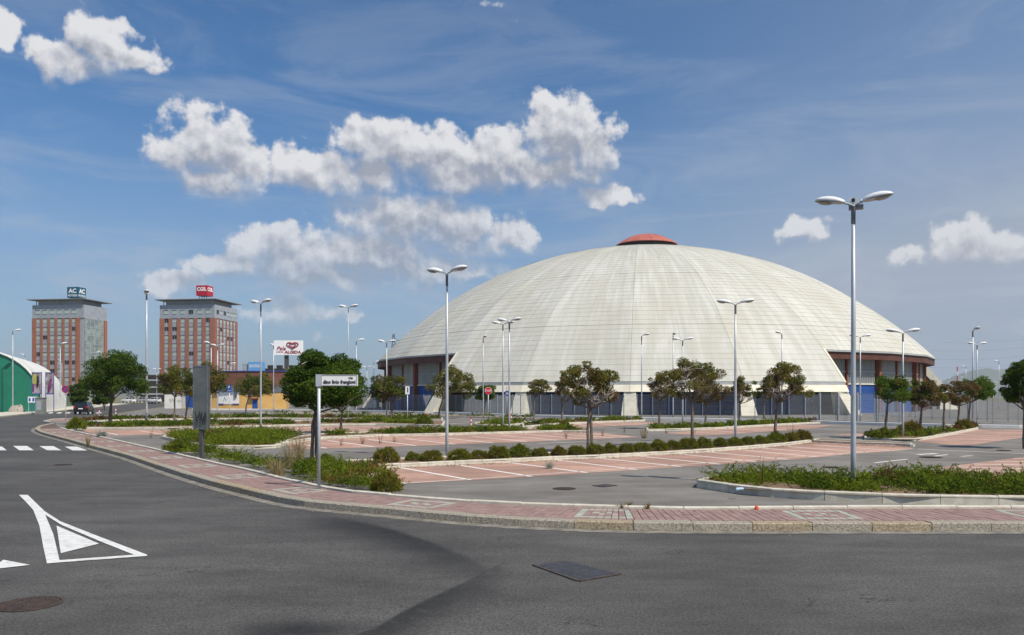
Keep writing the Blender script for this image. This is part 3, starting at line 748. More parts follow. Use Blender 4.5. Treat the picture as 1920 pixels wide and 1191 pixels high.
def is_skirt(k):     # gore k spans TH0+15k .. +15(k+1); skirts: 4 gores, walls: 4 gores
    return ((k + 2) % 8) < 4
roof_mb = MB()
courses = []
# course edges: even arcs inside each of the zones split by the two strong rings
for a, b in ((PH0, RINGS[0]), (RINGS[0], RINGS[1]), (RINGS[1], PH_E), (PH_E, PH_S)):
    n = max(1, int(round(R(b - a) * RS / 1.0)))
    for i in range(n): courses.append((a + (b - a) * i / n, a + (b - a) * (i + 1) / n, b == PH_S, i == 0 and a in RINGS))
def gp(th, ph, off=0.0):
    """point on a flat-faceted gore: straight between gore edges"""
    k = math.floor((th - TH0) / 15.0); a = TH0 + 15 * k; t = (th - a) / 15.0
    if t < 1e-6: t = 0.0
    rs = RS + off
    r = rs * math.sin(R(ph)); z = ZC + rs * math.cos(R(ph))
    p = Vector(AP(a, r, z)); q = Vector(AP(a + 15, r, z)); return p.lerp(q, t)
def gpk(k, t, ph, off=0.0):
    a = TH0 + 15 * k; rs = RS + off; r = rs * math.sin(R(ph)); z = ZC + rs * math.cos(R(ph))
    return Vector(AP(a, r, z)).lerp(Vector(AP(a + 15, r, z)), t)
# backing shell (joint colour), two layers for thickness
for k in range(24):
    pe = PH_S if is_skirt(k) else PH_E
    st = [PH0 - .3 + (pe - PH0 + .3) * i / 10 for i in range(11)]
    for a, b in zip(st, st[1:]):
        vs = [gpk(k, 0, a, -.03), gpk(k, 1, a, -.03), gpk(k, 1, b, -.03), gpk(k, 0, b, -.03)]
        roof_mb.add(vs, [(0, 3, 2, 1)])
        vs = [gpk(k, 0, a, -.55), gpk(k, 1, a, -.55), gpk(k, 1, b, -.55), gpk(k, 0, b, -.55)]
        roof_mb.add(vs, [(0, 1, 2, 3)])
roof = abuild(roof_mb, 'roof', 'dome_joint')
pan = []
for k in range(24):
    sk = is_skirt(k)
    for half in (0, 1):
        for (a, b, low, strong) in courses:
            if low and not sk: continue
            t0, t1 = half * .5, half * .5 + .5
            gu = 0.010 / max(1.0, RS * math.sin(R((a + b) / 2)) * R(15)); gv = 0.006; g0 = 0.05 if strong else gv
            e0 = gu * (1.6 if half == 0 else .7); e1 = gu * (1.6 if half else .7)
            A_ = a + math.degrees(g0 / RS); B_ = b - math.degrees(gv / RS)
            ta, tb = t0 + e0, t1 - e1
            lift = .02 + rng.uniform(-.005, .005)
            top = [gpk(k, ta, A_, lift - .006), gpk(k, tb, A_, lift - .006), gpk(k, tb, B_, lift + .009), gpk(k, ta, B_, lift + .009)]
            bot = [gpk(k, ta, A_, -.03), gpk(k, tb, A_, -.03), gpk(k, tb, B_, -.03), gpk(k, ta, B_, -.03)]
            c = sum(top, Vector()) / 4
            nrm = (top[1] - top[0]).cross(top[2] - top[1]).normalized()
            if nrm.dot(c - Vector((AX, AY, ZC))) < 0: nrm = -nrm
            view = Vector((0, 0, CAM_H)) - c; area = (top[1] - top[0]).length * (top[3] - top[0]).length
            proj = max(0, nrm.dot(view.normalized())) * area / view.length_squared
            um = R(TH0 + 15 * k) * 48; wd = (k * 2 + half) * 37.7
            uv = [(um + ta * 12.5, RS * R(A_)), (um + tb * 12.5, RS * R(A_)), (um + tb * 12.5, RS * R(B_)), (um + ta * 12.5, RS * R(B_))]
            # v counted in courses so the half-way lap line sits mid panel
            idx = courses.index((a, b, low, strong)); uv = [(uv[0][0], idx + .02), (uv[1][0], idx + .02), (uv[2][0], idx + .98), (uv[3][0], idx + .98)]
            pan.append((proj, top, bot, uv))
pan.sort(key=lambda q: -q[0])
def panel_mesh(name, group):
    vs, fs, uvs = [], [], []
    for _, top, bot, uv in group:
        o = len(vs); vs += [tuple(p) for p in top] + [tuple(p) for p in bot]
        for f_ in ((0, 3, 2, 1), (0, 1, 5, 4), (1, 2, 6, 5), (2, 3, 7, 6), (3, 0, 4, 7)):
            fs.append(tuple(i + o for i in f_)); uvs += [uv[i % 4] for i in f_]
    me = bpy.data.meshes.new(name); me.from_pydata(vs, [], fs); me.materials.append(M['dome_panel'])
    l = me.uv_layers.new(name='UVMap'); l.data.foreach_set('uv', [c for q in uvs for c in q]); me.update(); return me
for q in pan[:295]: link('roof_panel', panel_mesh('roof_panel', [q]), roof)
o = link('upper_panels', panel_mesh('upper_panels', pan[295:]), roof); o['kind'] = 'stuff'

# red cap on a short drum, coloured dark for the shade under the cap
zt = ZC + RS * math.cos(R(PH0)); rt = RS * math.sin(R(PH0)) + .1; CX_ = AX + 1.1; zcap = 30.55
mb = MB(); prof = [(rt, zcap - .12), (rt, zcap)] + [(rt * (1 - i / 12), zcap + 1.85 * (1 - (1 - i / 12) ** 2.0)) for i in range(1, 13)]
prof = [(rt, zcap - .12)] + [(rt * math.cos(i / 12 * math.pi / 2) , zcap + 2.05 * (1 - math.cos(i / 12 * math.pi / 2) ** 2.0)) for i in range(13)]; prof[-1] = (.02, prof[-1][1])
mb.lathe(prof, 48, c=(CX_, AY, 0)); o = abuild(mb, 'red_cap', 'cap_red')
mb = MB(); mb.lathe([(rt - .5, zt - .6), (rt - .35, zt - .6), (rt - .35, zcap - .13), (rt - .6, zcap - .13)], 48, c=(CX_, AY, 0)); abuild(mb, 'cap_ring', 'dark_roof', roof)
for k in range(16):      # standing seams over the cap
    an = 2 * math.pi * k / 16; mb = MB(); mb.tube([(CX_ + r_ * math.cos(an), AY + r_ * math.sin(an), z_ + .01) for r_, z_ in prof[1:-1]], .045, 4); abuild(mb, 'cap_seam', 'cap_red', roof)

def seg(mb, th0, th1, r0, r1, z0, z1, mi=0, zr=None):
    """flat facet block between two angles, radius r0 (outer) to r1 (inner)"""
    a, b, c, d = AP(th0, r0, 0), AP(th1, r0, 0), AP(th1, r1, 0), AP(th0, r1, 0)
    vs = [(p[0], p[1], z0) for p in (a, b, c, d)] + [(p[0], p[1], z1) for p in (a, b, c, d)]
    mb.add(vs, [(3, 2, 1, 0), (4, 5, 6, 7), (0, 1, 5, 4), (1, 2, 6, 5), (2, 3, 7, 6), (3, 0, 4, 7)], mi)
RW = 47.0
rE = ring_r(EAVE_Z); rS = ring_r(SK_Z)
rb = 53.0
corr_cache = {}
for k in range(24):
    a = TH0 + 15 * k; b = a + 15
    vis = -115 < ((a + 7.5 + 180) % 360 - 180) < 115
    # blue plinth wall all round
    mb = MB(); seg(mb, a, b, RW, RW - .3, 0, 3.9); abuild(mb, 'blue_wall', 'blue_wall')
    if is_skirt(k):
        mb = MB(); seg(mb, a, b, rS + .22, rS - .6, SK_Z - .42, SK_Z - .02); abuild(mb, 'gutter', 'gutter_metal')
        mb = MB(); seg(mb, a + .02, b - .02, rb + .05, rb - .9, SK_Z - 1.28, SK_Z - .425)
        for j in (0, 1): p_ = Vector(mb.v[j]); d_ = Vector((p_.x - AX, p_.y - AY, 0)).normalized() * .5; mb.v[j] = tuple(p_ + d_)
        abuild(mb, 'ring_beam', 'arena_concrete')
    else:
        mb = MB(); seg(mb, a, b, rE + .12, rE - 1.3, EAVE_Z - .22, EAVE_Z - .03); abuild(mb, 'eave_gutter', 'gutter_metal')
        mb = MB(); seg(mb, a, b, rE - .12, rE - .5, EAVE_Z - 1.15, EAVE_Z - .224); abuild(mb, 'fascia', 'brown_fascia')
        mb = MB(); seg(mb, a, b, rE - .5, RW - .4, EAVE_Z - 1.0, EAVE_Z - .9); abuild(mb, 'soffit', 'brown_fascia')
        mb = MB(); seg(mb, a, b, RW + .16, RW - .3, 3.905, 4.08); abuild(mb, 'sill', 'arena_concrete')
        # corrugated cladding, one sheet per half facet
        for h in (0, 1):
            t0, t1 = (.035, .482) if h == 0 else (.518, .965)
            pa = Vector(AP(a, RW - .02, 0)).lerp(Vector(AP(b, RW - .02, 0)), t0); pb = Vector(AP(a, RW - .02, 0)).lerp(Vector(AP(b, RW - .02, 0)), t1)
            n_ = Vector((pb.y - pa.y, -(pb.x - pa.x), 0)).normalized()
            if n_.dot(Vector((pa.x - AX, pa.y - AY, 0))) < 0: n_ = -n_
            mb = MB(); nn = 16; vs = []
            for i in range(nn * 4 + 1):
                t = i / (nn * 4); dep = (0.0, .16, .16, 0.0)[i % 4]
                p_ = pa.lerp(pb, t) + n_ * dep; vs += [(p_.x, p_.y, 4.085), (p_.x, p_.y, EAVE_Z - 1.0)]
            mb.add(vs, [(2 * i, 2 * i + 2, 2 * i + 3, 2 * i + 1) for i in range(nn * 4)]); abuild(mb, 'cladding_panel', 'cladding')
            mb = MB(); pc, pd = pa + n_ * .17, pb + n_ * .17; dd = (pd - pc).normalized()
            mb.prism([(pc.x, pc.y), (pd.x, pd.y), (pd.x + n_.x * .05, pd.y + n_.y * .05), (pc.x + n_.x * .05, pc.y + n_.y * .05)], 5.62, 5.74); abuild(mb, 'cladding_rail', 'gutter_metal')
        m_ = Vector(AP(a, RW + .1, 0)).lerp(Vector(AP(b, RW + .1, 0)), .5)
        mb = MB(); mb.box((m_.x, m_.y, EAVE_Z / 2 - .5), (.28, .45, EAVE_Z - 1.05), R(a + 7.5)); abuild(mb, 'wall_post', 'rust_column')
for k in range(24):
    a = TH0 + 15 * k; sk0, sk1 = is_skirt((k - 1) % 24), is_skirt(k)
    if not sk0 and not sk1:
        p_ = AP(a, RW + .25, EAVE_Z / 2 - .5); mb = MB(); mb.box(p_, (.55, .7, EAVE_Z - 1.04), R(a)); abuild(mb, 'column', 'rust_column')
    if sk0 or sk1:   # tapered foot under the ring beam
        edge = sk0 != sk1
        lean = 0 if not edge else (-1 if sk1 else 1)
        mb = MB(); zt_ = SK_Z - 1.29
        ca = AP(a, 0, 0)
        tx, ty = math.cos(R(a)), math.sin(R(a)); nx_, ny_ = math.sin(R(a)), -math.cos(R(a))
        vs = []
        sh = lean * 0.0
        for zz, w, ro, ri in ((-.02, 1.0 if not edge else .85, 54.6, 51.6), (zt_, .72 if not edge else .8, 53.3, 52.1)):
            s0 = -lean * .8 if zz > 1 else lean * .15
            for ss, rr in ((-w, ro), (w, ro), (w, ri), (-w, ri)):
                vs.append((AX + nx_ * rr + tx * (ss + s0), AY + ny_ * rr + ty * (ss + s0), zz))
        mb.add(vs, [(3, 2, 1, 0), (4, 5, 6, 7), (0, 1, 5, 4), (1, 2, 6, 5), (2, 3, 7, 6), (3, 0, 4, 7)]); abuild(mb, 'foot', 'arena_concrete')
        if edge:      # raking edge beam closing the side of the skirt
            n = 8; mb = MB(); vs = []
            for i in range(n + 1):
                ph = PH_E - .2 + (PH_S - PH_E + .3) * i / n
                for off, dth in ((.06, 0), (.06, .35), (-1.1, .35), (-1.1, 0)):
                    dth = dth * (1 if sk0 else -1); rs = RS + off
                    vs.append(AP(a + dth, rs * math.sin(R(ph)), ZC + rs * math.cos(R(ph))))
            fs = []
            for i in range(n):
                for j in range(4):
                    q0, q1 = i * 4 + j, i * 4 + (j + 1) % 4; fs.append((q0, q1, q1 + 4, q0 + 4))
            mb.add(vs, fs); abuild(mb, 'edge_beam', 'arena_concrete')
            # cheek wall from the raking edge back to the drum
            mb = MB(); q = []
            for ph in (PH_E, PH_S): q.append(AP(a, (RS - .7) * math.sin(R(ph)), ZC + (RS - .7) * math.cos(R(ph))))
            q += [AP(a, rb - .8, SK_Z - 1.25), AP(a, 50.8, SK_Z - 1.25), AP(a, 50.8, 0), AP(a, RW, 0), AP(a, RW, EAVE_Z - .6)]
            mb.add(q, [tuple(range(7))]); abuild(mb, 'cheek_wall', 'brown_fascia')
# entrance lettering on the blue wall
th_t = min((abs(960 + F * (AX + RW * math.sin(R(q / 10))) / (AY - RW * math.cos(R(q / 10))) - 1517), q / 10) for q in range(20, 200))[1]
p_ = AP(th_t, RW * math.cos(R(7.5)) / math.cos(R(th_t - 12)) + .12, 2.1)
text('lettering', 'CAMPIELLO\nA\nTRIBUNA', .42, 'sign_white', arena, Vector(p_) + OFF, (R(90), 0, R(12)), 1.3)

# ================================================================== FENCES
def bar_panel(w, h, sp=.066, t=.0028, dpt=.018):
    mb = MB(); n = int(w / sp)
    for i in range(n + 1):
        x = -w / 2 + w * i / n; mb.box((x, 0, h / 2), (t, dpt, h))
    for zz in (.03, h * .25, h * .5, h * .75, h - .03): mb.box((0, .0, zz), (w, .008 if 0.1 < zz < h - .1 else .03, .03 if (zz < .1 or zz > h - .1) else .008))
    return mb
def fence(name, line_px, label, h=2.35, sp=1.72, z0=.2, mname='fence_steel', post='fence_steel', bars=.075, pr=.05):
    pts = resample([G(*p).xy for p in line_px], sp); c = pts[0]
    o = tag(empty(name, (c.x, c.y, 0)), label, 'fence')
    L = (pts[1] - pts[0]).length
    me = bar_panel(1.0, h - .05, bars / L).mesh('panel', mname)
    # panel mesh is 1 m wide; scaled along x to its span
    pmb = MB(); pmb.box((0, 0, (h + z0) / 2), (pr, pr * 1.6, h + z0 + .02)); pmb.box((0, 0, .02 + z0), (pr * 2.4, pr * 2.4, .04)); pme = pmb.mesh('post', post)
    for i, p_ in enumerate(pts):
        a = pts[min(i + 1, len(pts) - 1)] - pts[max(i - 1, 0)]
        link('post', pme, o, (p_.x - c.x, p_.y - c.y, 0), math.atan2(a.y, a.x))
        if i < len(pts) - 1:
            q = pts[i + 1]; m_ = (p_ + q) / 2; d = q - p_
            e = link('panel', me, o, (m_.x - c.x, m_.y - c.y, z0), math.atan2(d.y, d.x)); e.scale = (d.length - pr, 1, 1)
    return o
fence('grating_fence', [(548, 769.5), (665, 770), (778, 772), (850, 775), (985, 780), (1200, 785.5), (1400, 788.5), (1500, 791), (1536, 792.5)], 'long grey steel grating fence in front of the arena')
gate = fence('fence_gate', [(1537, 792.6), (1645, 796.2)], 'tall steel gate in the fence right of the arena front', h=2.45, sp=2.1, pr=.11)
fence('grating_fence', [(1647, 796.4), (1760, 799.3), (1920, 802), (2150, 804)], 'steel grating fence behind the right row of trees')
fence('grating_fence', [(1640, 783), (1700, 786), (1860, 790), (1960, 792), (2150, 794)], 'farther steel grating fence between arena and right edge', h=2.5)
fence('green_fence', [(-60, 768), (70, 766), (150, 762)], 'green mesh fence before the green sports hall', h=2.2, sp=2.6, mname='fence_green', post='fence_green', bars=.3, pr=.07, z0=0)

# ================================================================== TREES
def tubes_from(mb, pts, r0, r1, n=6, mi=0):
    k = len(pts); mb.tube(pts, [r0 + (r1 - r0) * i / (k - 1) for i in range(k)], n, mi)
def leaf_mesh(name, centers, size, aspect, mats, weights, rs, droop=0.0):
    """quads with random attitude around given centres"""
    n = len(centers)
    d = rs.normal(size=(n, 3)); d[:, 2] = d[:, 2] * .6 - droop; d /= np.linalg.norm(d, axis=1)[:, None]
    e = rs.normal(size=(n, 3)); e -= (e * d).sum(1)[:, None] * d; e /= np.linalg.norm(e, axis=1)[:, None]
    L = size * rs.uniform(.6, 1.35, n)[:, None]; W = L * aspect
    a = centers - d * L * .5; b = centers + d * L * .5; m_ = centers + np.cross(d, e) * W * .15
    v = np.stack([a, m_ - e * W * .5, b, m_ + e * W * .5], 1).reshape(-1, 3)
    f = np.arange(4 * n).reshape(-1, 4)
    me = bpy.data.meshes.new(name); me.vertices.add(4 * n); me.vertices.foreach_set('co', v.ravel())
    me.loops.add(4 * n); me.loops.foreach_set('vertex_index', f.ravel()); me.polygons.add(n)
    me.polygons.foreach_set('loop_start', np.arange(0, 4 * n, 4)); me.polygons.foreach_set('loop_total', np.full(n, 4))
    for x in mats: me.materials.append(M[x])
    w = np.array(weights, float); w /= w.sum()
    # materials go in clumps: nearest of a few random seeds
    seeds = centers[rs.integers(0, n, 26)]; sm = rs.choice(len(w), 26, p=w)
    idx = np.argmin(((centers[:, None, :] - seeds[None]) ** 2).sum(2), 1); mi = sm[idx]
    mixr = rs.random(n) < .35; mi = np.where(mixr, rs.choice(len(w), n, p=w), mi)
    me.polygons.foreach_set('material_index', mi.astype(np.int32)); me.update(); me.validate(); return me
def tree(label, px, by, x0, x1, yt, yb, kind, seed, stems=1, n=2600, Y=None, size=None, group='round headed trees of the car park'):
    rs = np.random.default_rng(seed); rr = random.Random(seed)
    if Y is None: Y = G(px, by).y
    bx = (px - CXP) * Y / F
    cx = ((x0 + x1) / 2 - CXP) * Y / F - bx; rx = (x1 - x0) / 2 * Y / F; zt = H_at(yt, Y); zb = H_at(yb, Y); cz = (zt + zb) / 2; rz = (zt - zb) / 2
    o = tag(empty('round_tree', (bx, Y, 0)), label, 'tree', group)
    fork = zb + .12 * rz
    mb = MB()
    offs = [0.0] if stems == 1 else [-.10, .12]
    for s in offs:
        j = [(s + rr.uniform(-.03, .03), rr.uniform(-.05, .05) + abs(s), -.05)]
        for i in range(1, 5): j.append((s * (1 - i / 6) + rr.uniform(-.03, .03) + cx * (i / 4) ** 2 * .25, rr.uniform(-.03, .03), fork * i / 4))
        tubes_from(mb, j, .085 + .006 * Y / 30 if stems == 1 else .07, .055, 7)
    top = Vector(j[-1])
    cl = []
    nl = 9 if kind != 'sparse' else 13
    for i in range(nl):
        a = 2 * math.pi * i / nl + rr.uniform(-.3, .3); e = rr.uniform(.15, .95)
        tip = Vector((cx + rx * .85 * math.cos(a) * math.sqrt(1 - (e * .8) ** 2), rx * .85 * math.sin(a) * math.sqrt(1 - (e * .8) ** 2), cz + rz * (e * 1.7 - .8)))
        mid = top.lerp(tip, .5) + Vector((rr.uniform(-.1, .1) * rx, rr.uniform(-.1, .1) * rx, -.08 * rz))
        tubes_from(mb, [top, top.lerp(mid, .55), mid, tip], .04, .01, 5)
        for q in range(3 if kind != 'sparse' else 9):
            st = mid.lerp(tip, rr.random()); en = st + Vector((rr.uniform(-.5, .5) * rx, rr.uniform(-.5, .5) * rx, rr.uniform(.0, .6) * rz))
            qn = math.sqrt(((en.x - cx) / rx) ** 2 + (en.y / rx) ** 2 + ((en.z - cz) / rz) ** 2)
            if qn > .86: cc_ = Vector((cx, 0, cz)); en = cc_ + (en - cc_) * (.86 / qn)
            mb.tube([st, st.lerp(en, .5) + Vector((0, 0, .03)), en], [.016, .012, .006], 4, 1)
    mb.build('trunk', ['bark', 'twig'], o)
    # clumps over the crown shell
    nc = 110 if kind == 'dense' else 80 if kind == 'green' else (58 if kind == 'mid' else 44)
    n = int(n * (4.4 if kind == 'dense' else 3.4 if kind != 'sparse' else 2.8))
    C = []
    while len(C) < nc:
        u = rs.normal(size=3); u /= np.linalg.norm(u); rad = rs.uniform(.35, .96) ** .8 if kind not in ('dense', 'green') else rs.uniform(.45, .84)
        if kind == 'sparse' and u[2] < .05 and rs.random() < .55: continue
        if kind == 'sparse' and rs.random() < .35 and u[1] < -.3 and u[2] < .6: continue
        if u[2] < -.75: continue
        rad *= 1.0 if kind == 'dense' else 1 + .22 * math.sin(2.3 * math.atan2(u[1], u[0]) + seed) * math.cos(2.1 * u[2] + seed * 1.7)
        C.append((cx + u[0] * rx * rad, u[1] * rx * rad, cz + (u[2] * rad + (.1 if u[2] > 0 else 0)) * rz))
    C = np.array(C); rad = rx * rs.uniform(.15, .29, nc)
    k = rs.choice(nc, n, p=rad ** 2 / (rad ** 2).sum())
    u = rs.normal(size=(n, 3)); u /= np.linalg.norm(u, axis=1)[:, None]; q = rs.uniform(.35, 1.05, n) ** .6
    pts = C[k] + u * (rad[k] * q)[:, None] * np.array([1, 1, .75])
    if size is None: size = max(.11, .0023 * Y)
    mats, w = {'dense': (['leaf_dark', 'leaf_green', 'leaf_olive'], (.72, .26, .02)), 'mid': (['leaf_dark', 'leaf_olive', 'leaf_brown'], (.3, .48, .22)), 'sparse': (['leaf_olive', 'leaf_brown', 'leaf_dark'], (.50, .34, .16)), 'green': (['leaf_green', 'leaf_dark', 'leaf_olive'], (.65, .25, .1)), 'brown': (['leaf_brown', 'leaf_olive', 'leaf_dark'], (.6, .3, .1))}[kind]
    me = leaf_mesh('crown', pts, size, .42 if Y > 40 else .34, mats, w, rs, droop=.35)
    link('crown', me, o)
    return o
tree('dense dark green round tree behind the left corner pavement near the black car', 206, 796, 157, 282, 659, 756, 'dense', 1, 2, 7500, Y=66, size=.165)
tree('olive round tree left of the grey advertising panel', 327, 793, 293, 366, 688, 748, 'mid', 2, 1, 2400)
tree('olive brown tree standing directly behind the grey advertising panel', 348, 790, 345, 430, 686, 748, 'mid', 3, 1, 2600)
tree('small thinning tree before the orange building doorway', 461, 775, 440, 519, 704, 748, 'mid', 4, 1, 2200)
tree('large leafy green tree behind the street name sign', 588, 869, 518, 690, 655, 782, 'dense', 5, 2, 12000, size=.115)
tree('green tree half hidden right of the large leafy tree', 640, 812, 600, 692, 690, 778, 'dense', 6, 1, 4500)
tree('brownish round tree before the dark left wing of the arena', 735, 790, 692, 763, 704, 757, 'mid', 7, 2, 2600)
tree('olive tree crossing the slanted left edge of the dome skirt', 823, 785, 808, 890, 689, 752, 'mid', 8, 1, 2800)
tree('small bright green ball tree behind the stop sign', 909, 781, 888, 933, 721, 757, 'green', 9, 1, 1900)
tree('small half bare tree beside the second concrete foot', 1000, 788, 989, 1033, 709, 748, 'sparse', 10, 1, 1100)
tree('thin leaning tree just left of the big central tree', 1053, 800, 1036, 1092, 701, 758, 'sparse', 11, 1, 1500)
tree('big olive tree with twin stems at the centre of the hedge', 1106, 850, 1060, 1160, 681, 772, 'sparse', 12, 2, 3400)
tree('sparse tree left of the bare twigged tree', 1236, 805, 1213, 1272, 699, 756, 'sparse', 13, 1, 1600)
tree('wide tree with bare grey twigs showing in its crown', 1298, 838, 1243, 1350, 674, 758, 'sparse', 14, 1, 3800)
tree('brownish tree just right of the bare twigged tree', 1322, 800, 1295, 1364, 716, 764, 'brown', 15, 1, 1900)
tree('small patchy tree directly behind the middle lamp post', 1386, 795, 1368, 1420, 711, 760, 'sparse', 16, 1, 1400)
tree('smallest dark thin tree between the two dome front trees', 1432, 790, 1416, 1448, 715, 756, 'brown', 17, 1, 900)
tree('umbrella shaped tree with open twiggy crown before the dome', 1453, 829, 1422, 1520, 686, 762, 'sparse', 18, 1, 3300)
tree('green topped slender tree leftmost in the right hand row', 1661, 823, 1638, 1712, 704, 760, 'green', 19, 1, 2500)
tree('dark round tree second in the right hand row', 1726, 818, 1697, 1768, 710, 768, 'mid', 20, 1, 2800)
tree('nearly bare small tree third in the right hand row', 1770, 812, 1752, 1790, 716, 760, 'brown', 21, 1, 800)
tree('brown leaved tree fourth in the right hand row', 1797, 806, 1768, 1832, 713, 764, 'brown', 22, 1, 2200)
tree('bright green tree at the far end of the right row', 1815, 801, 1802, 1866, 709, 758, 'green', 23, 1, 2400)
tree('dark drooping tree cut by the right edge of the picture', 1922, 842, 1878, 1968, 672, 776, 'dense', 24, 1, 6500)
tree('dark bushy tree behind the black car', 150, 764, 128, 166, 712, 768, 'dense', 25, 1, 2600, Y=128, group='trees across the road')
tree('dark tree behind the lamp beside the left round tree', 196, 760, 172, 214, 720, 766, 'dense', 27, 1, 2200, Y=134, group='trees across the road')

# ================================================================== SHRUBS
def spray_mesh(name, pts, hts, rs, mats, weights, blades=12, length=.32, wid=.018, up=.22, bk=.42):
    n = len(pts); az = rs.uniform(0, 2 * math.pi, n); el = rs.uniform(up - .35, up + .75, n)
    D = np.stack([np.cos(az) * np.cos(el), np.sin(az) * np.cos(el), np.sin(el)], 1)
    base = np.repeat(pts, blades, 0); Dr = np.repeat(D, blades, 0); t = np.tile((np.arange(blades) + .5) / blades, n); N = n * blades
    Ls = np.repeat(length * rs.uniform(.55, 1.3, n), blades)
    arch = Dr * (Ls * t)[:, None]; arch[:, 2] += -.25 * Ls * t * t * .6
    o = base + arch + rs.normal(size=(N, 3)) * .012
    d = Dr + rs.normal(size=(N, 3)) * .55; d /= np.linalg.norm(d, axis=1)[:, None]
    bl = Ls * bk * (1.15 - .6 * t) * rs.uniform(.6, 1.3, N)
    e = np.cross(d, rs.normal(size=(N, 3))); e /= np.linalg.norm(e, axis=1)[:, None]
    w = wid * rs.uniform(.7, 1.5, N)
    v = np.stack([o - e * w[:, None], o + e * w[:, None], o + d * bl[:, None]], 1).reshape(-1, 3)
    me = bpy.data.meshes.new(name); me.vertices.add(3 * N); me.vertices.foreach_set('co', v.ravel()); me.loops.add(3 * N); me.loops.foreach_set('vertex_index', np.arange(3 * N))
    me.polygons.add(N); me.polygons.foreach_set('loop_start', np.arange(0, 3 * N, 3)); me.polygons.foreach_set('loop_total', np.full(N, 3))
    for x in mats: me.materials.append(M[x])
    wt = np.array(weights, float); wt /= wt.sum(); ns = max(6, n // 40)
    seeds = pts[rs.integers(0, n, ns)]; sm = rs.choice(len(wt), ns, p=wt)
    idx = sm[np.argmin(((pts[:, None, :] - seeds[None]) ** 2).sum(2), 1)]; idx = np.where(rs.random(n) < .25, rs.choice(len(wt), n, p=wt), idx)
    me.polygons.foreach_set('material_index', np.repeat(idx, blades).astype(np.int32)); me.update(); me.validate(); return me
def inpoly(p, poly):
    c = False; j = len(poly) - 1
    for i in range(len(poly)):
        if ((poly[i][1] > p[1]) != (poly[j][1] > p[1])) and (p[0] < (poly[j][0] - poly[i][0]) * (p[1] - poly[i][1]) / (poly[j][1] - poly[i][1]) + poly[i][0]): c = not c
        j = i
    return c
def bed(label, poly_px, h, seed, dens=60, length=.34, wid=.018, z0=.12, lump=.55, mats=('needle', 'needle_dark', 'needle_dry'), w=(.6, .32, .08), cat='ground cover', name='juniper_bed', blades=12, cover=.62, up=.22, bk=.42, mden=1.1, taper=None):
    rs = np.random.default_rng(seed); poly = [tuple(G(*p).xy) for p in poly_px]
    xs = [p[0] for p in poly]; ys = [p[1] for p in poly]
    area = abs(sum(poly[i][0] * poly[i - 1][1] - poly[i - 1][0] * poly[i][1] for i in range(len(poly)))) / 2
    nm = max(3, int(area * mden)); mounds = []
    for _ in range(nm * 6):
        p_ = (rs.uniform(min(xs), max(xs)), rs.uniform(min(ys), max(ys)))
        if inpoly(p_, poly): mounds.append((p_[0], p_[1], rs.uniform(.35, .95), rs.uniform(.3, 1.0) ** .8 * (1.25 if rs.random() < .25 else .9)))
        if len(mounds) >= nm: break
    mo = np.array(mounds); pts = []
    want = int(area * dens); tries = 0
    while len(pts) < want and tries < want * 12:
        tries += 1
        p_ = (rs.uniform(min(xs), max(xs)), rs.uniform(min(ys), max(ys)))
        if not inpoly(p_, poly): continue
        q = 1 - ((mo[:, 0] - p_[0]) ** 2 + (mo[:, 1] - p_[1]) ** 2) / mo[:, 2] ** 2
        hh = (np.sqrt(np.clip(q, 0, 1)) * mo[:, 3]).max()
        if hh <= 0 and rs.random() < cover: continue
        hk = 1.0 if taper is None else min(1.0, max(.35, (p_[0] / p_[1] - taper[0]) / (taper[1] - taper[0])))
        z = h * hk * hh * rs.uniform(.25, 1.0); pts.append((p_[0], p_[1], z0 + z))
    pts = np.array(pts); me = spray_mesh(name, pts, None, rs, list(mats), w, blades, length, wid, up, bk)
    return tag(link(name, me), label, cat, kind='stuff')
bed('spreading bright green juniper filling the near right planter', [(1335, 914), (1402, 923), (1500, 931), (1612, 936), (1700, 940), (1920, 945), (2150, 947), (2150, 911), (1920, 910), (1700, 911), (1560, 911), (1450, 906), (1345, 907)], .20, 31, 100, .58, .012, z0=.15, w=(.52, .42, .06), cover=.82, blades=30, up=.10, bk=.15, mden=1.5, taper=(.26, .50))
bed('juniper spilling over the pavement edge below the advertising panel', [(325, 847), (405, 867), (465, 880), (520, 893), (540, 886), (480, 872), (430, 860), (380, 848), (340, 836)], .22, 32, 80, .46, .012, w=(.45, .40, .15), cover=.85, blades=22, up=.3, bk=.17)
bed('tall dark green shrubs along the pavement at the street name sign', [(545, 898), (575, 906), (612, 914), (650, 921), (700, 924), (745, 926), (738, 908), (700, 896), (660, 888), (620, 884), (560, 884)], .36, 33, 130, .34, .012, blades=18, up=.45, bk=.2, w=(.36, .54, .10), mats=('needle', 'needle_dark', 'shrub_rust'), cover=.2)
bed('flat juniper mat filling the left planter', [(312, 821), (350, 830), (395, 838), (480, 839), (515, 838), (545, 826), (560, 820), (510, 814), (430, 813), (360, 817)], .18, 34, 60, .60, .016, blades=24, up=.12, bk=.17, w=(.72, .22, .06), cover=.3)
bed('loose junipers in the second planting strip', [(610, 822), (714, 817), (824, 815.5), (942, 812), (1049, 809), (1100, 810), (1096, 807.5), (1049, 806.5), (942, 808.5), (824, 812), (714, 814), (612, 818)], .16, 35, 44, .42, .022, cover=.96, mden=.6)
bed('low green shrubs of the long left planting strip', [(135, 804), (317, 803), (450, 800), (600, 796.5), (700, 795.5), (780, 797), (780, 792), (700, 791), (600, 792.5), (450, 795.5), (317, 796.5), (140, 798)], .26, 36, 26, .34, .032, cover=.97, mden=.42, w=(.4, .48, .12), blades=10)
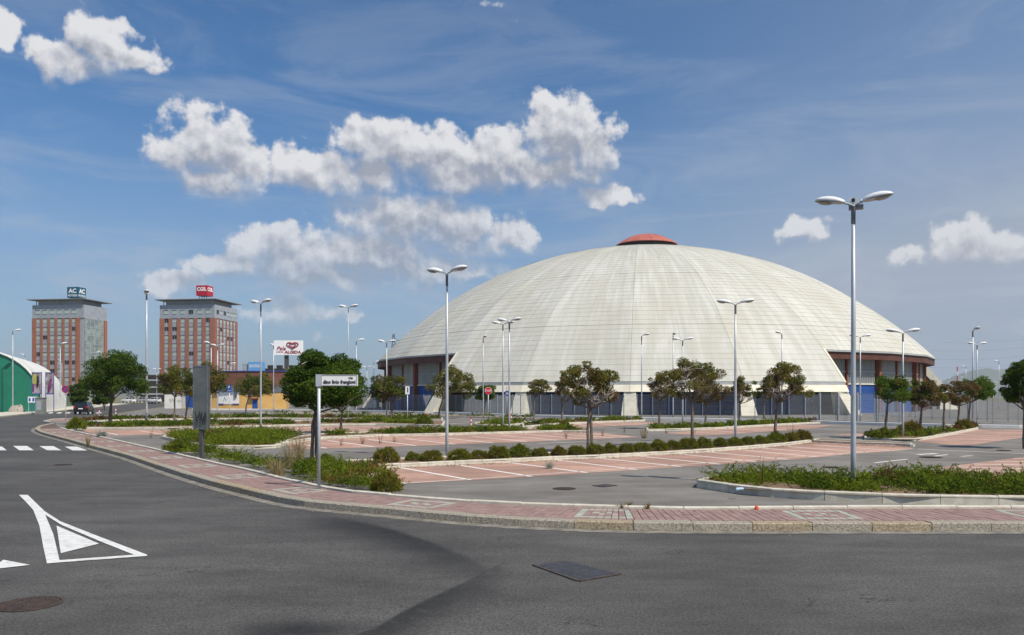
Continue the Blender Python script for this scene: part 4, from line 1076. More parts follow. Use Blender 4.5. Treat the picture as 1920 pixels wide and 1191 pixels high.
bed('dark shrubs of the rear left planting strip', [(140, 794), (200, 789.5), (300, 787), (480, 785.5), (640, 786), (825, 789), (825, 786), (640, 783), (480, 783), (300, 785), (200, 787), (145, 791)], .28, 37, 14, .4, .04, cover=.97, mden=.42, w=(.35, .5, .15), blades=9)
bed('green shrubs in the strip before the orange building', [(480, 776), (640, 777), (840, 781), (1000, 785.5), (1000, 783.5), (840, 780), (640, 776), (480, 775)], .28, 38, 7, .45, .05, cover=.97, mden=.42, blades=8)
bed('dark green low planting in the right centre strip', [(1218, 808), (1260, 807), (1340, 804.5), (1374, 802.5), (1374, 800), (1340, 801.5), (1260, 804), (1218, 805)], .2, 39, 36, .36, .03, cover=.4, w=(.5, .5, 0), blades=10)
bed('green shrubs along the arena side planting strip', [(1368, 803), (1440, 798.5), (1500, 795), (1530, 793.5), (1530, 791.5), (1500, 792), (1440, 794.5), (1368, 798)], .2, 40, 26, .4, .035, cover=.6, blades=10)
bed('mixed shrubs under the trees of the right hand row', [(1628, 823), (1700, 826), (1722, 825), (1790, 813.5), (1832, 804.5), (1822, 802), (1780, 807), (1722, 814.5), (1690, 817), (1628, 818)], .2, 41, 20, .36, .03, cover=.93, w=(.4, .35, .25), blades=10)
bed('shrubs in the strip behind the central tree', [(985, 801), (1040, 796), (1130, 792), (1205, 789.3), (1200, 787.3), (1130, 788.5), (1040, 791.5), (985, 796)], .26, 42, 15, .38, .035, cover=.97, mden=.42, w=(.4, .4, .2), blades=9)
bed('low weeds round the stop sign island', [(895, 798), (915, 799.5), (950, 798.5), (980, 795.5), (980, 792), (950, 792.5), (920, 793)], .28, 43, 16, .4, .035, cover=.85, blades=8)

# clipped shrubs of the long hedge
def ball_shrub(seed, mats, w):
    rs = np.random.default_rng(seed); n = 620
    u = rs.normal(size=(n, 3)); u[:, 2] = np.abs(u[:, 2]); u /= np.linalg.norm(u, axis=1)[:, None]
    lump = 1 + .16 * np.sin(u[:, 0] * 5 + seed) * np.cos(u[:, 1] * 4 + seed * 2)
    pts = u * (rs.uniform(.45, 1.0, n) ** .5)[:, None] * np.array([.44, .44, .46]) * lump[:, None]; pts[:, 2] += .04
    d = u + rs.normal(size=(n, 3)) * .5; d[:, 2] += .5; d /= np.linalg.norm(d, axis=1)[:, None]
    e = np.cross(d, rs.normal(size=(n, 3))); e /= np.linalg.norm(e, axis=1)[:, None]
    bl = 6; N = n * bl; o = np.repeat(pts, bl, 0) + rs.normal(size=(N, 3)) * .022
    dd = np.repeat(d, bl, 0) + rs.normal(size=(N, 3)) * .45; dd /= np.linalg.norm(dd, axis=1)[:, None]; ee = np.cross(dd, rs.normal(size=(N, 3))); ee /= np.linalg.norm(ee, axis=1)[:, None]
    L = .085 * rs.uniform(.6, 1.4, N)[:, None]; W = .013 * rs.uniform(.7, 1.3, N)[:, None]
    v = np.stack([o - ee * W, o + ee * W, o + dd * L], 1).reshape(-1, 3)
    me = bpy.data.meshes.new('foliage'); me.vertices.add(3 * N); me.vertices.foreach_set('co', v.ravel()); me.loops.add(3 * N); me.loops.foreach_set('vertex_index', np.arange(3 * N))
    me.polygons.add(N); me.polygons.foreach_set('loop_start', np.arange(0, 3 * N, 3)); me.polygons.foreach_set('loop_total', np.full(N, 3))
    for x in mats: me.materials.append(M[x])
    me.polygons.foreach_set('material_index', np.repeat(rs.choice(len(w), n, p=w), bl).astype(np.int32)); me.update(); me.validate(); return me
balls = [ball_shrub(1, ['shrub_leaf', 'shrub_rust', 'needle_dark'], (.75, .15, .1)), ball_shrub(2, ['shrub_leaf', 'shrub_rust', 'needle_dark'], (.6, .3, .1)), ball_shrub(3, ['shrub_leaf', 'shrub_rust', 'needle_dark'], (.85, .05, .1)), ball_shrub(4, ['shrub_leaf', 'shrub_rust', 'needle_dark'], (.3, .62, .08)), ball_shrub(5, ['shrub_leaf', 'needle', 'needle_dark'], (.5, .3, .2))]
stemb = MB()
for k in range(5): stemb.tube([(0, 0, -.02), (.1 * math.cos(k * 1.26), .1 * math.sin(k * 1.26), .16), (.2 * math.cos(k * 1.26), .2 * math.sin(k * 1.26), .3)], [.02, .014, .008], 5)
stem_me = stemb.mesh('stem', 'bark')
ORD = ['first', 'second', 'third', 'fourth', 'fifth', 'sixth', 'seventh', 'eighth', 'ninth', 'tenth', 'eleventh', 'twelfth', 'thirteenth', 'fourteenth', 'fifteenth', 'sixteenth', 'seventeenth', 'eighteenth', 'nineteenth', 'twentieth', 'twenty-first', 'twenty-second', 'twenty-third', 'twenty-fourth', 'twenty-fifth', 'twenty-sixth', 'twenty-seventh', 'twenty-eighth']
hedge = [(725, 868, 48, 1), (774, 865, 30, 2), (810, 866, 46, 1), (862, 864, 42, 0), (898, 861.5, 36, 1), (936, 861.5, 42, 0), (975, 858, 38, 4), (1013, 857.5, 36, 1), (1047, 855.5, 32, 3), (1081, 854, 36, 1), (1115, 853, 38, 0), (1144, 850.5, 28, 2), (1174, 849.5, 34, 0), (1203, 848, 33, 0), (1234, 846.5, 34, 2), (1262, 844.5, 32, 1), (1291, 843, 32, 0), (1320, 841.5, 33, 2), (1350, 839, 32, 0), (1377, 837, 32, 2), (1402, 835, 31, 0), (1427, 833, 31, 2), (1454, 831, 36, 4), (1482, 829, 34, 3), (1506, 827, 32, 3)]
for i, (x, y, wpx, kd) in enumerate(hedge):
    p_ = G(x, y - 1.5, .1); s = rng.uniform(.98, 1.16) * wpx * p_.y / F / .92
    col_ = {0: 'olive green', 1: 'yellowish', 2: 'fresh green', 3: 'rust brown', 4: 'deep green'}[kd]
    o = tag(empty('hedge_shrub', (p_.x, p_.y, .10), rng.uniform(0, 6)), '%s rounded shrub, %s from the left in the long hedge row' % (col_, ORD[i]), 'shrub', 'shrubs of the long car park hedge')
    o.scale = (s * rng.uniform(.82, 1.04) * (1 if x < 1200 else 1.15), s * rng.uniform(.82, 1.04), s * rng.uniform(.70, .98) * (1.0 if x < 1240 else 1.05))
    link('foliage', balls[kd], o); link('stem', stem_me, o)
for i, (x, y, wpx, hs, kd, lab) in enumerate([(725, 923, 60, 1.15, 1, 'rusty tipped shrub ending the pavement bed by the car park lane'), (610, 873, 40, .9, 4, 'small dark shrub at the left end of the hedge island'), (1655, 823, 42, .8, 4, 'dark mounded shrub under the first tree of the right row'), (1706, 817, 50, .9, 3, 'brown mounded shrub beside the lamp of the right row'), (1808, 805, 34, .9, 3, 'last brown shrub at the far end of the right row'), (143, 806, 34, 1.1, 4, 'leafy shrub at the corner where the pavement edging begins'), (795, 797, 34, .9, 4, 'round green shrub at the end of the left planting strip'), (330, 849, 44, .9, 4, 'dark green shrub left of the advertising panel post'), (1058, 800, 20, 1, 3, 'small rusty shrub before the leaning tree')]):
    p_ = G(x, y - 1, .1); s = wpx * p_.y / F / .92
    o = tag(empty('loose_shrub', (p_.x, p_.y, .08), i * 1.3), lab, 'shrub', 'loose shrubs of the planting strips'); o.scale = (s, s, s * hs)
    link('foliage', balls[kd], o); link('stem', stem_me, o)

def tuft(label, px, py, h, spread, n, mname, seed, z0=0.0, wid=.006):
    rs = random.Random(seed); c = G(px, py, z0); mb = MB()
    for i in range(n):
        a = rs.uniform(0, 6.28); r0 = rs.uniform(0, spread * .35); x, y = r0 * math.cos(a), r0 * math.sin(a); hh = h * rs.uniform(.45, 1.1); ln = rs.uniform(.1, .9) * spread
        w = Vector((-math.sin(a), math.cos(a), 0)) * wid
        p0 = Vector((x, y, 0)); p1 = p0 + Vector((math.cos(a) * ln * .4, math.sin(a) * ln * .4, hh * .6)); p2 = p0 + Vector((math.cos(a) * ln, math.sin(a) * ln, hh))
        mb.add([p0 - w, p0 + w, p1 + w * .8, p1 - w * .8, p2], [(0, 1, 2, 3), (3, 2, 4)])
        if rs.random() < .5:
            for q in range(3):
                p_ = p1.lerp(p2, q / 3); b_ = Vector((rs.uniform(-1, 1), rs.uniform(-1, 1), rs.uniform(.2, 1))) * h * .1; mb.add([p_ - w, p_ + w, p_ + b_], [(0, 1, 2)])
    o = mb.build('weed_tuft', mname, None, (c.x, c.y, z0)); tag(o, label, 'weed', 'weeds in the car park')
tuft('silvery weed growing through the first parking bays', 1030, 879, .28, .35, 90, 'silver_leaf', 1)
tuft('silvery weed at the pavement edging on the left', 191, 821, .42, .55, 160, 'silver_leaf', 2, .1, .012)
tuft('tall dry grass clump left of the large leafy tree', 545, 880, 1.0, .5, 120, 'dry_grass', 3, .1, .007)
tuft('dry grass clump beside the large tree trunk', 562, 868, 1.2, .5, 90, 'dry_grass', 4, .1, .007)
tuft('dry grass among shrubs by the pavement', 520, 893, .6, .6, 150, 'dry_grass', 5, .12, .006)
tuft('thin tall weed rising behind the near right juniper', 1428, 910, .75, .2, 22, 'leaf_olive', 6, .15, .006)
tuft('tall pale weed at the end of the hedge', 1484, 827, .9, .5, 50, 'dry_grass', 7, .1, .01)
tuft('spindly weed at the middle kerb end', 1208, 822, .7, .5, 40, 'dry_grass', 8, .1, .01)
tuft('weed by the kerb left of the second concrete strip', 283, 822, .9, .25, 9, 'leaf_olive', 9, .0, .008)
tuft('weed growing at the dropped kerb', 165, 836, .6, .25, 24, 'leaf_olive', 10, .1, .01)
for i, (x, y) in enumerate([(680, 833), (712, 832), (740, 830), (640, 836), (1130, 818), (1062, 823), (1170, 812), (1250, 813), (1300, 815)]):
    tuft('thin dry stalks in the rear bays, %s from the left' % ORD[sorted([640, 680, 712, 740, 1062, 1130, 1170, 1250, 1300]).index(x)], x, y, .55, .3, 12, 'leaf_brown', 20 + i, 0, .008)
for i, (x, y) in enumerate([(1166, 953), (1215, 954.5), (1180, 951)]): tuft(['reddish weed at the edging, leftmost of three', 'reddish weed at the edging, rightmost of three', 'reddish weed at the edging, middle of three'][i], x, y, .14, .16, 26, 'shrub_rust', 40 + i, .15, .006)
# ================================================================== LAMPS
def head_mb():
    """lamp head along +x from the arm end; a flattened shell with lens below"""
    mb = MB(); n = 14; prof = []
    secs = [(0.0, .05, .045), (.05, .10, .075), (.15, .14, .105), (.30, .165, .125), (.46, .165, .12), (.60, .14, .095), (.70, .09, .055), (.735, .02, .015)]
    o = 0
    for x, w, h in secs:
        for k in range(n):
            a = 2 * math.pi * k / n; y = w * math.cos(a); z = h * math.sin(a)
            if z < 0: z *= .42
            mb.v.append((x, y, z + .02 + .02 * math.sin(x * 4)))
    for i in range(len(secs) - 1):
        for k in range(n):
            a = i * n + k; b = i * n + (k + 1) % n; mb.f.append((a, b, b + n, a + n)); mb.m.append(0)
    mb.f.append(tuple(range(n))); mb.m.append(0); mb.f.append(tuple(range((len(secs) - 1) * n, len(secs) * n))[::-1]); mb.m.append(0)
    return mb
head_me = head_mb().mesh('lamp_head', 'lamp_white'); head_me.polygons.foreach_set('use_smooth', [True] * len(head_me.polygons))
lens_b = MB()
lens_b.lathe([(.001, -.02), (.55, -.02), (.85, -.008), (1.0, 0.0)], 16); lens_me = None
lv = [(.47 + x * .20, y * .125, z * 2 - .012) for x, y, z in lens_b.v]; lens_b.v = lv; lens_me = lens_b.mesh('lens', 'lamp_lens')
rimb = MB(); rimb.lathe([(1.0, .012), (1.03, .0), (1.0, -.012), (.95, 0)], 16); rimb.v = [(.37 + x * .34, y * .158, z + .012) for x, y, z in rimb.v]; rim_me = rimb.mesh('rim', 'lamp_grey')
armb = MB(); armb.tube([(0, 0, -.02), (.10, 0, .03), (.22, 0, .07)], .028, 8); arm_me = armb.mesh('arm', 'galv')
pole_cache = {}
def lamp(label, px, yt, base=None, H=None, kind='double', yaw=0.0, rad=.065, group='car park lamp posts', tilt=.16, extra=False, pmat='galv'):
    if base is not None: Y = G(px, base).y; H = H_at(yt, Y)
    else: Y = F * (H - CAM_H) / (HZ - yt)
    X = (px - CXP) * Y / F
    o = tag(empty('lamp_post', (X, Y, 0), yaw), label, 'street lamp', group)
    mb = MB(); mb.tube([(0, 0, -.02), (0, 0, .9), (0, 0, H * .55), (0, 0, H - .02)], [rad, rad * .98, rad * .85, rad * .62], 12); pm = mb.build('pole', pmat, o, smooth=True)
    mb = MB(); mb.lathe([(rad * .66, 0), (rad * .8, 0), (rad * .8, .45), (rad * .66, .45)], 10, c=(0, 0, H - .5)); mb.build('pole_band', 'galv_dark', o)  # darker ring round the upper pole, just below the arms
    sc = 1.0 if H < 9 else 1.25
    for a in ((0, math.pi) if kind == 'double' else (0,)):
        r = link('arm', arm_me, o, (0, 0, H - .02), a); r.scale = (sc,) * 3
        h = link('lamp_head', head_me, o, (.19 * sc * math.cos(a), .19 * sc * math.sin(a), H + .03 * sc), 0); h.rotation_euler = (0, -tilt, a); h.scale = (sc,) * 3
        link('lens', lens_me, h); link('rim', rim_me, h)
    if extra:
        mb = MB(); mb.box((.0, .16, H + .10), (.20, .22, .16)); mb.build('camera_box', 'lamp_white', o); mb = MB(); mb.box((-.0, .045, H + .11), (.07, .02, .09)); mb.build('camera_window', 'sign_black', o)
        mb = MB(); mb.box((.06, .12, H - .06), (.34, .22, .09)); mb.build('floodlight', 'lamp_grey', o)
    return o
lamp('tallest nearest double headed lamp post rising from the right planter', 1600, 383, 922, rad=.066, yaw=-.42, extra=True)
lamp('double headed lamp post crossing the left half of the dome', 838, 512, 860, yaw=-.5, rad=.062)
lamp('double headed lamp post in front of the right half of the dome', 1379, 570, 833, yaw=-.25, rad=.066)
lamp('front lamp of the close pair before the dome', 955, 603, 810, yaw=-.5)
lamp('rear lamp of the close pair before the dome', 943, 608, 801, yaw=-.3)
lamp('small double lamp above the bare twigged tree', 1280, 638, H=7.2, yaw=-.2)
lamp('thin single lamp just left of the small double lamp', 1262, 629, H=8.5, kind='single', yaw=-1.57, group='single lamps by the arena fence')
lamp('thin single lamp before the middle of the dome', 1203, 630, H=8.5, kind='single', yaw=-.6, group='single lamps by the arena fence')
lamp('thin single lamp above the umbrella shaped tree', 1466, 626, H=8.5, kind='single', yaw=-2.6, group='single lamps by the arena fence')
lamp('thin single lamp above the stop sign', 906, 634, H=8.5, kind='single', yaw=-1.2, group='single lamps by the arena fence')
lamp('double lamp over the first trees of the right row', 1693, 624, 822, yaw=-.2, rad=.06)
lamp('faint double lamp before the right wing of the arena', 1613, 632, H=7.4, yaw=-.1)
lamp('tall single lamp at the far right seen end on', 1824, 620, 801, kind='single', yaw=-1.57)
lamp('smaller double lamp close to the far right single lamp', 1832, 646, H=7.4, yaw=-.1)
lamp('single lamp near the right edge before the hills', 1873, 678, H=8.5, kind='single', yaw=3.0)
lamp('faint far single lamp against the hills', 1811, 687, H=8.5, kind='single', yaw=3.0)
lamp('double lamp right of the second office tower', 489, 569, 814, yaw=-.55, rad=.062)
lamp('dark based lamp between the two office towers', 275, 552, 793, yaw=-1.15, rad=.10, pmat='galv')
lamp('thin double lamp above the large leafy tree', 653, 577, 787, yaw=-.35, rad=.045)
lamp('double lamp at the far left end of the arena', 725, 642, H=7.5, yaw=-.1)
lamp('small single lamp hanging over the sky left of the arena', 668, 639, H=8.5, kind='single', yaw=.2)
lamp('double lamp before the second office tower', 408, 649, H=8, yaw=-.3)
lamp('single lamp beside the double lamp at the second tower', 396, 644, H=8.4, kind='single', yaw=3.0)
lamp('single lamp tucked right of the second office tower', 433, 682, H=8.5, kind='single', yaw=.4)
lamp('tall road lamp standing before the green hall', 24, 621, 774, kind='single', yaw=.1, group='road lamps', rad=.075)
lamp('road lamp bent left before the green hall roof', 47, 666, H=11.3, kind='single', yaw=3.0, group='road lamps', rad=.075)
lamp('road lamp before the first office tower', 113, 645, H=11.4, kind='single', yaw=.1, group='road lamps', rad=.075)
lamp('shorter looking road lamp bent left at the first tower', 116, 677, H=11.4, kind='single', yaw=3.0, group='road lamps', rad=.075)
lamp('road lamp at the right edge of the first office tower', 178, 662, H=11.4, kind='single', yaw=.1, group='road lamps', rad=.075)
lamp('distant lamp left of the second tower base', 294, 693, H=8, yaw=0)
lamp('lamp post left of the white billboard', 513, 648, H=9, kind='single', yaw=2.2)
lamp('far double lamp left of the arena', 688, 689, H=7.5, yaw=0)
lamp('far single lamp just right of the far double lamp', 701, 679, H=8.5, kind='single', yaw=0)
for i, (x, y) in enumerate([(1778, 710), (1800, 708), (1868, 717), (1874, 723)]): lamp('tiny far lamp before the hills, %s from the left' % ORD[i], x, y, H=8, kind='double' if i > 1 else 'single', yaw=0, group='tiny far lamps before the hills')

# ================================================================== SIGNS
def post(o, h, r=.03, m='galv', x=0, y=0):
    mb = MB(); mb.tube([(x, y, -.02), (x, y, h)], r, 10); return mb.build('post', m, o, smooth=True)
c = G(598, 917, WALK_Z); Y = c.y
ss = tag(empty('street_name_sign', (c.x, c.y, WALK_Z)), 'white street name plate on a grey post at the pavement', 'street sign')
zt_ = H_at(703, Y) - WALK_Z; post(ss, zt_, .040)
sw, sh = 69 * Y / F, 21 * Y / F
pl = MB(); pl.box((sw / 2 + .05, 0, zt_ - sh / 2), (sw, .045, sh)); pl.build('plate', 'sign_white', ss)
bd = MB()
for zz in (.012, sh - .012): bd.box((sw / 2 + .05, -.026, zt_ - zz), (sw - .03, .008, .012))
for xx in (.018, sw - .018): bd.box((xx + .05, -.026, zt_ - sh / 2), (.012, .008, sh - .04))
bd.build('border', 'lamp_grey', ss)
cl = MB(); cl.box((0, 0, zt_ - sh / 2), (.13, .12, sh + .02)); cl.build('clamp', 'galv', ss)
text('lettering', 'dino livio frangioni', .125, 'sign_black', ss, (sw / 2 + .055, -.028, zt_ - sh * .64), (R(90), 0, 0), sw * .88, .004, 0.0, .022)
text('lettering', 'via', .075, 'sign_black', ss, (sw * .87, -.028, zt_ - sh * .27), (R(90), 0, 0), .11)

c = G(378, 858, .1)
tm = tag(empty('advertising_totem', (c.x, c.y, .08), R(-14)), 'grey glass advertising panel on a dark post with scribbled graffiti', 'advertising panel')
hz0, hz1 = H_at(805, c.y) - .08, H_at(686, c.y) - .08
mb = MB(); mb.box((0, 0, hz0 / 2), (.13, .13, hz0 + .1)); mb.build('post', 'sign_back', tm)
wT = .62
mb = MB(); mb.box((0, 0, (hz0 + hz1) / 2), (wT, .14, hz1 - hz0)); mb.build('case', 'sign_back', tm)
mb = MB()
for x in (-wT / 2 + .025, wT / 2 - .025): mb.box((x, -.075, (hz0 + hz1) / 2), (.05, .03, hz1 - hz0 + .01))
for z in (hz0 + .03, hz1 - .02): mb.box((0, -.075, z), (wT - .104, .03, .06 if z < 1.5 else .04))
mb.build('frame', 'totem_frame', tm)
mb = MB(); mb.box((0, -.075, (hz0 + hz1) / 2 + .01), (wT - .1, .012, hz1 - hz0 - .1)); mb.build('glass', 'totem_glass', tm)
mb = MB(); r_ = random.Random(4); w = wT * .36
for q in range(7):
    x0 = -w + q * w * .3; pts = [(x0 + r_.uniform(-.04, .04) + .03 * k, -.083, hz0 + .12 + .62 * ((k * 7 + q * 3) % 5) / 5 + r_.uniform(0, .1)) for k in range(5)]
    mb.tube(pts, .008, 4)
mb.build('graffiti', 'sign_black', tm)
mb = MB()
for x in (-.2, 0, .2): mb.box((x, -.095, hz0 + .03), (.035, .012, .035))
mb.build('bolts', 'sign_black', tm)

def disc(mb, r, y0, y1, c=(0, 0, 0), n=28): mb.lathe([(.001, y0), (r, y0), (r, y1), (.001, y1)], n, c=c, axis='y')
def ringd(mb, r0, r1, y0, y1, c, n=28): mb.lathe([(r0, y1), (r0, y0), (r1, y0), (r1, y1), (r0, y1)], n, c=c, axis='y')
# stop sign
c = G(915.5, 796); Y = c.y; z = H_at(733, Y); r = 7.3 * Y / F
st = tag(empty('stop_sign', (c.x, c.y, 0)), 'red octagonal stop sign before the small ball tree', 'stop sign'); post(st, z + r * .9, .04)
def octagon(mb, r, y0, y1, cz):
    a = [(r * math.cos(R(22.5 + 45 * k)), r * math.sin(R(22.5 + 45 * k))) for k in range(8)]
    vs = [(x, y0, cz + zz) for x, zz in a] + [(x, y1, cz + zz) for x, zz in a]
    mb.add(vs, [tuple(range(8)), tuple(range(8, 16))[::-1]] + [(i, (i + 1) % 8, 8 + (i + 1) % 8, 8 + i) for i in range(8)])
mb = MB(); octagon(mb, r, -.05, -.04, z); mb.build('plate', 'sign_white', st)
mb = MB(); octagon(mb, r * .93, -.06, -.051, z); mb.build('face', 'sign_red', st)
text('lettering', 'STOP', r * .68, 'sign_white', st, (0, -.066, z), (R(90), 0, 0), r * 1.6)
# no stopping sign
c = G(123, 791, .1); Y = c.y; z = H_at(730, Y); r = 7 * Y / F
ns = tag(empty('no_stopping_sign', (c.x, c.y, .1)), 'round red and blue no stopping sign at the left corner', 'traffic sign'); z -= .1; post(ns, z + r * .8, .035, 'pole_white')
mb = MB(); disc(mb, r, -.05, -.04, (0, 0, z)); mb.build('face', 'sign_blue', ns)
mb = MB(); ringd(mb, r * .8, r, -.06, -.051, (0, 0, z)); mb.build('red_rim', 'sign_red', ns)
mb = MB(); mb.box((0, 0, 0), (r * 1.6, .012, r * .2)); 
for a in (45, -45):
    m2 = MB(); m2.box((0, -.056, 0), (r * 1.62, .008 if a > 0 else .006, r * .2)); m2.v = [(x * math.cos(R(a)) - zz * math.sin(R(a)), y, z + x * math.sin(R(a)) + zz * math.cos(R(a))) for x, y, zz in m2.v]; m2.build('red_bar', 'sign_red', ns)
mb = MB(); mb.box((0, -.04, z - r * 1.65), (r * .55, .01, r * .9)); mb.build('supplementary_plate', 'sign_white', ns)
mb = MB(); mb.box((0, -.05, z - r * 1.5), (r * .25, .008, r * .3)); mb.build('plate_mark', 'sign_black', ns)
# sign back far left
c = G(37, 772); Y = c.y; z = H_at(732, Y); r = 5 * Y / F
bs = tag(empty('sign_back', (c.x, c.y, 0)), 'grey back of a round road sign before the green hall', 'traffic sign'); post(bs, z + r, .035)
mb = MB(); disc(mb, r, .04, .05, (0, 0, z)); mb.build('plate', 'sign_back', bs)
# blue parking sign
c = G(430, 790); Y = c.y; z = H_at(729, Y)
pk = tag(empty('parking_sign', (c.x, c.y, 0)), 'dark blue rectangular parking sign before the orange building', 'traffic sign'); post(pk, z + .2, .035)
w_, h_ = 8.5 * Y / F, 13.5 * Y / F
mb = MB(); mb.box((0, -.05, z), (w_, .02, h_)); mb.build('plate', 'sign_blue', pk)
text('lettering', 'P', h_ * .5, 'sign_white', pk, (0, -.066, z + h_ * .18), (R(90), 0, 0)); mb = MB(); mb.box((0, -.064, z - h_ * .28), (w_ * .7, .006, .03)); mb.build('plate_mark', 'sign_white', pk)
# white sign with a black bar
c = G(764, 793); Y = c.y; z = H_at(732, Y); w_, h_ = 8 * Y / F, 15 * Y / F
ws = tag(empty('white_bar_sign', (c.x, c.y, 0)), 'white upright sign with a black bar before the arena left wall', 'traffic sign'); post(ws, z, .04, 'pole_white')
mb = MB(); mb.box((0, -.05, z), (w_, .02, h_)); mb.build('plate', 'sign_white', ws); mb = MB(); mb.box((.03, -.064, z + h_ * .05), (w_ * .24, .008, h_ * .62)); mb.build('black_bar', 'sign_black', ws)
# pedestrian crossing sign
c = G(950.5, 783); Y = c.y; z = H_at(737.5, Y); w_ = 6.5 * Y / F
ps = tag(empty('crossing_sign', (c.x, c.y, 0)), 'blue square pedestrian crossing sign behind the lamp pair', 'traffic sign'); post(ps, z + w_, .04)
mb = MB(); mb.box((0, -.05, z), (w_, .02, w_ * 1.5)); mb.build('plate', 'sign_blue', ps)
mb = MB(); q = w_ * .42; mb.add([(-q, -.064, z - q * .8), (q, -.064, z - q * .8), (0, -.064, z + q)], [(0, 1, 2)]); mb.build('triangle', 'sign_white', ps)
mb = MB(); mb.tube([(0, -.07, z + q * .45), (0, -.07, z - q * .1)], .03, 6); mb.tube([(0, -.07, z - q * .1), (-q * .3, -.07, z - q * .6)], .025, 6); mb.tube([(0, -.07, z - q * .1), (q * .3, -.07, z - q * .6)], .025, 6); mb.build('walking_figure', 'sign_black', ps)
mb = MB(); mb.tube([(-.0, 0, z + w_ * 1.0), (0, 0, z + w_ * 1.9)], .04, 6); mb.build('beacon', 'litter_red', ps)
# bollards
def bollard(px, by, hpx, label):
    c = G(px, by); h = hpx * c.y / F; o = tag(empty('striped_bollard', (c.x, c.y, 0)), label, 'bollard', 'red and white bollards'); n = 5; r = .055
    for k in range(n):
        mb = MB(); mb.tube([(0, 0, h * k / n), (0, 0, h * (k + 1) / n - .002)], r, 10); mb.build('band', ['sign_red', 'sign_white'][k % 2], o)
bollard(800, 797, 22, 'red and white bollard left of the tall left lamp')
bollard(883, 801.5, 19, 'red and white bollard just left of the stop sign')
bollard(958.5, 796, 20, 'red and white bollard right of the lamp pair')
bollard(186, 783, 16, 'red and white bollard behind the black car')
bollard(217, 779, 15, 'red and white bollard under the left round tree')

# ================================================================== CAR
def car(name, label, loc, rz, paint, grp=None, L=3.9, W=1.7, Hh=1.55):
    o = tag(empty(name, loc, rz), label, 'car', grp)      # rear faces -x
    secs = [(-.0, .62, .90), (.02, .50, 1.02), (.10, .34, 1.05), (.9, .30, 1.02), (2.55, .30, 1.0), (3.3, .34, .92), (3.75, .40, .80), (3.9, .52, .66)]
    mb = MB(); n = len(secs)
    for x, z0, z1 in secs:
        w0, w1 = W / 2 * .93, W / 2
        k = 1.0 if .1 <= x <= 3.3 else .9
        for y, z in ((-w0 * k, z0), (-w1 * k, z0 + .2), (-w1 * k, z1 - .12), (-w1 * .93 * k, z1), (w1 * .93 * k, z1), (w1 * k, z1 - .12), (w1 * k, z0 + .2), (w0 * k, z0)): mb.v.append((x * L / 3.9, y, z))
    for i in range(n - 1):
        for j in range(8):
            a, b = i * 8 + j, i * 8 + (j + 1) % 8; mb.f.append((a, b, b + 8, a + 8)); mb.m.append(0)
    mb.f.append(tuple(range(8))); mb.m.append(0); mb.f.append(tuple(range((n - 1) * 8, n * 8))[::-1]); mb.m.append(0)
    mb.build('body', paint, o, smooth=False)
    def frame(x, y, z): return (x, y, z)
    # cabin
    t0, t1 = (.12, 2.75), (.42, 2.05); y0, y1 = W / 2 * .93, W / 2 * .74; zb, zt = 1.0, Hh - .03
    vs = [(t0[0], -y0, zb), (t0[1], -y0, zb), (t0[1], y0, zb), (t0[0], y0, zb), (t1[0], -y1, zt), (t1[1], -y1, zt), (t1[1], y1, zt), (t1[0], y1, zt)]
    mb = MB(); mb.add(vs, [(0, 1, 5, 4), (1, 2, 6, 5), (2, 3, 7, 6), (3, 0, 4, 7)]); mb.build('glasshouse', 'car_glass', o)
    mb = MB(); rv = [(t1[0] - .06, -y1 * 1.02, zt), (t1[1] + .04, -y1 * 1.02, zt), (t1[1] + .04, y1 * 1.02, zt), (t1[0] - .06, y1 * 1.02, zt)]
    mb.add(rv + [(x + (.1 if x < 1 else -.1), y * .88, zt + .05) for x, y, _ in rv], [(0, 1, 5, 4), (1, 2, 6, 5), (2, 3, 7, 6), (3, 0, 4, 7), (4, 5, 6, 7)])
    for s in (-1, 1):
        for xa, xb in ((t0[0], t1[0]), (1.25, 1.2), (t0[1], t1[1])): mb.tube([(xa, s * y0 * 1.005, zb), (xb, s * y1 * 1.005, zt)], .045, 5)
    mb.build('roof', paint, o)
    for s in (-1, 1):
        mb = MB(); mb.box((.03, s * W * .42, .93), (.12, .2, .26)); mb.build('tail_light', 'red_lens', o)
        mb = MB(); mb.box((3.83 * L / 3.9, s * W * .34, .68), (.12, .3, .15)); mb.build('headlight', 'lamp_white', o)
        mb = MB(); mb.box((2.45, s * (W / 2 + .07), 1.02), (.12, .14, .12)); mb.build('mirror', paint, o)
    mb = MB(); mb.box((-.012, 0, .74), (.02, .52, .12)); mb.build('number_plate', 'sign_white', o)
    mb = MB(); mb.box((-.03, 0, .46), (.14, W * .9, .2)); mb.build('bumper', paint, o)
    for x in (.72, 3.12):
        for s in (-1, 1):
            w = MB(); w.lathe([(.17, -.1), (.3, -.1), (.31, -.06), (.31, .06), (.3, .1), (.17, .1)], 18, c=(0, 0, 0), axis='y'); we = empty('wheel', (x * L / 3.9, s * (W / 2 - .1), .31)); we.parent = o; w.build('tyre', 'tyre', we)
            w = MB(); w.lathe([(.001, s * .085), (.06, s * .09), (.17, s * .07)], 14, axis='y'); w.build('rim', 'silver_paint', we)
    return o
cp = G(151, 777.5); cp.z = .005
car('hatchback_car', 'black hatchback driving away over the far zebra crossing', cp, R(106), 'black_paint')
for i, (x, Y, pm, lab) in enumerate([(252, 236, 'white_paint', 'white parked car far beyond the road, leftmost of three'), (277, 240, 'silver_paint', 'silver parked car far beyond the road, between two white ones'), (300, 232, 'white_paint', 'white parked car far beyond the road, rightmost of three')]):
    car('parked_car', lab, ((x - CXP) * Y / F, Y, .35), R(170), pm, 'far parked cars')
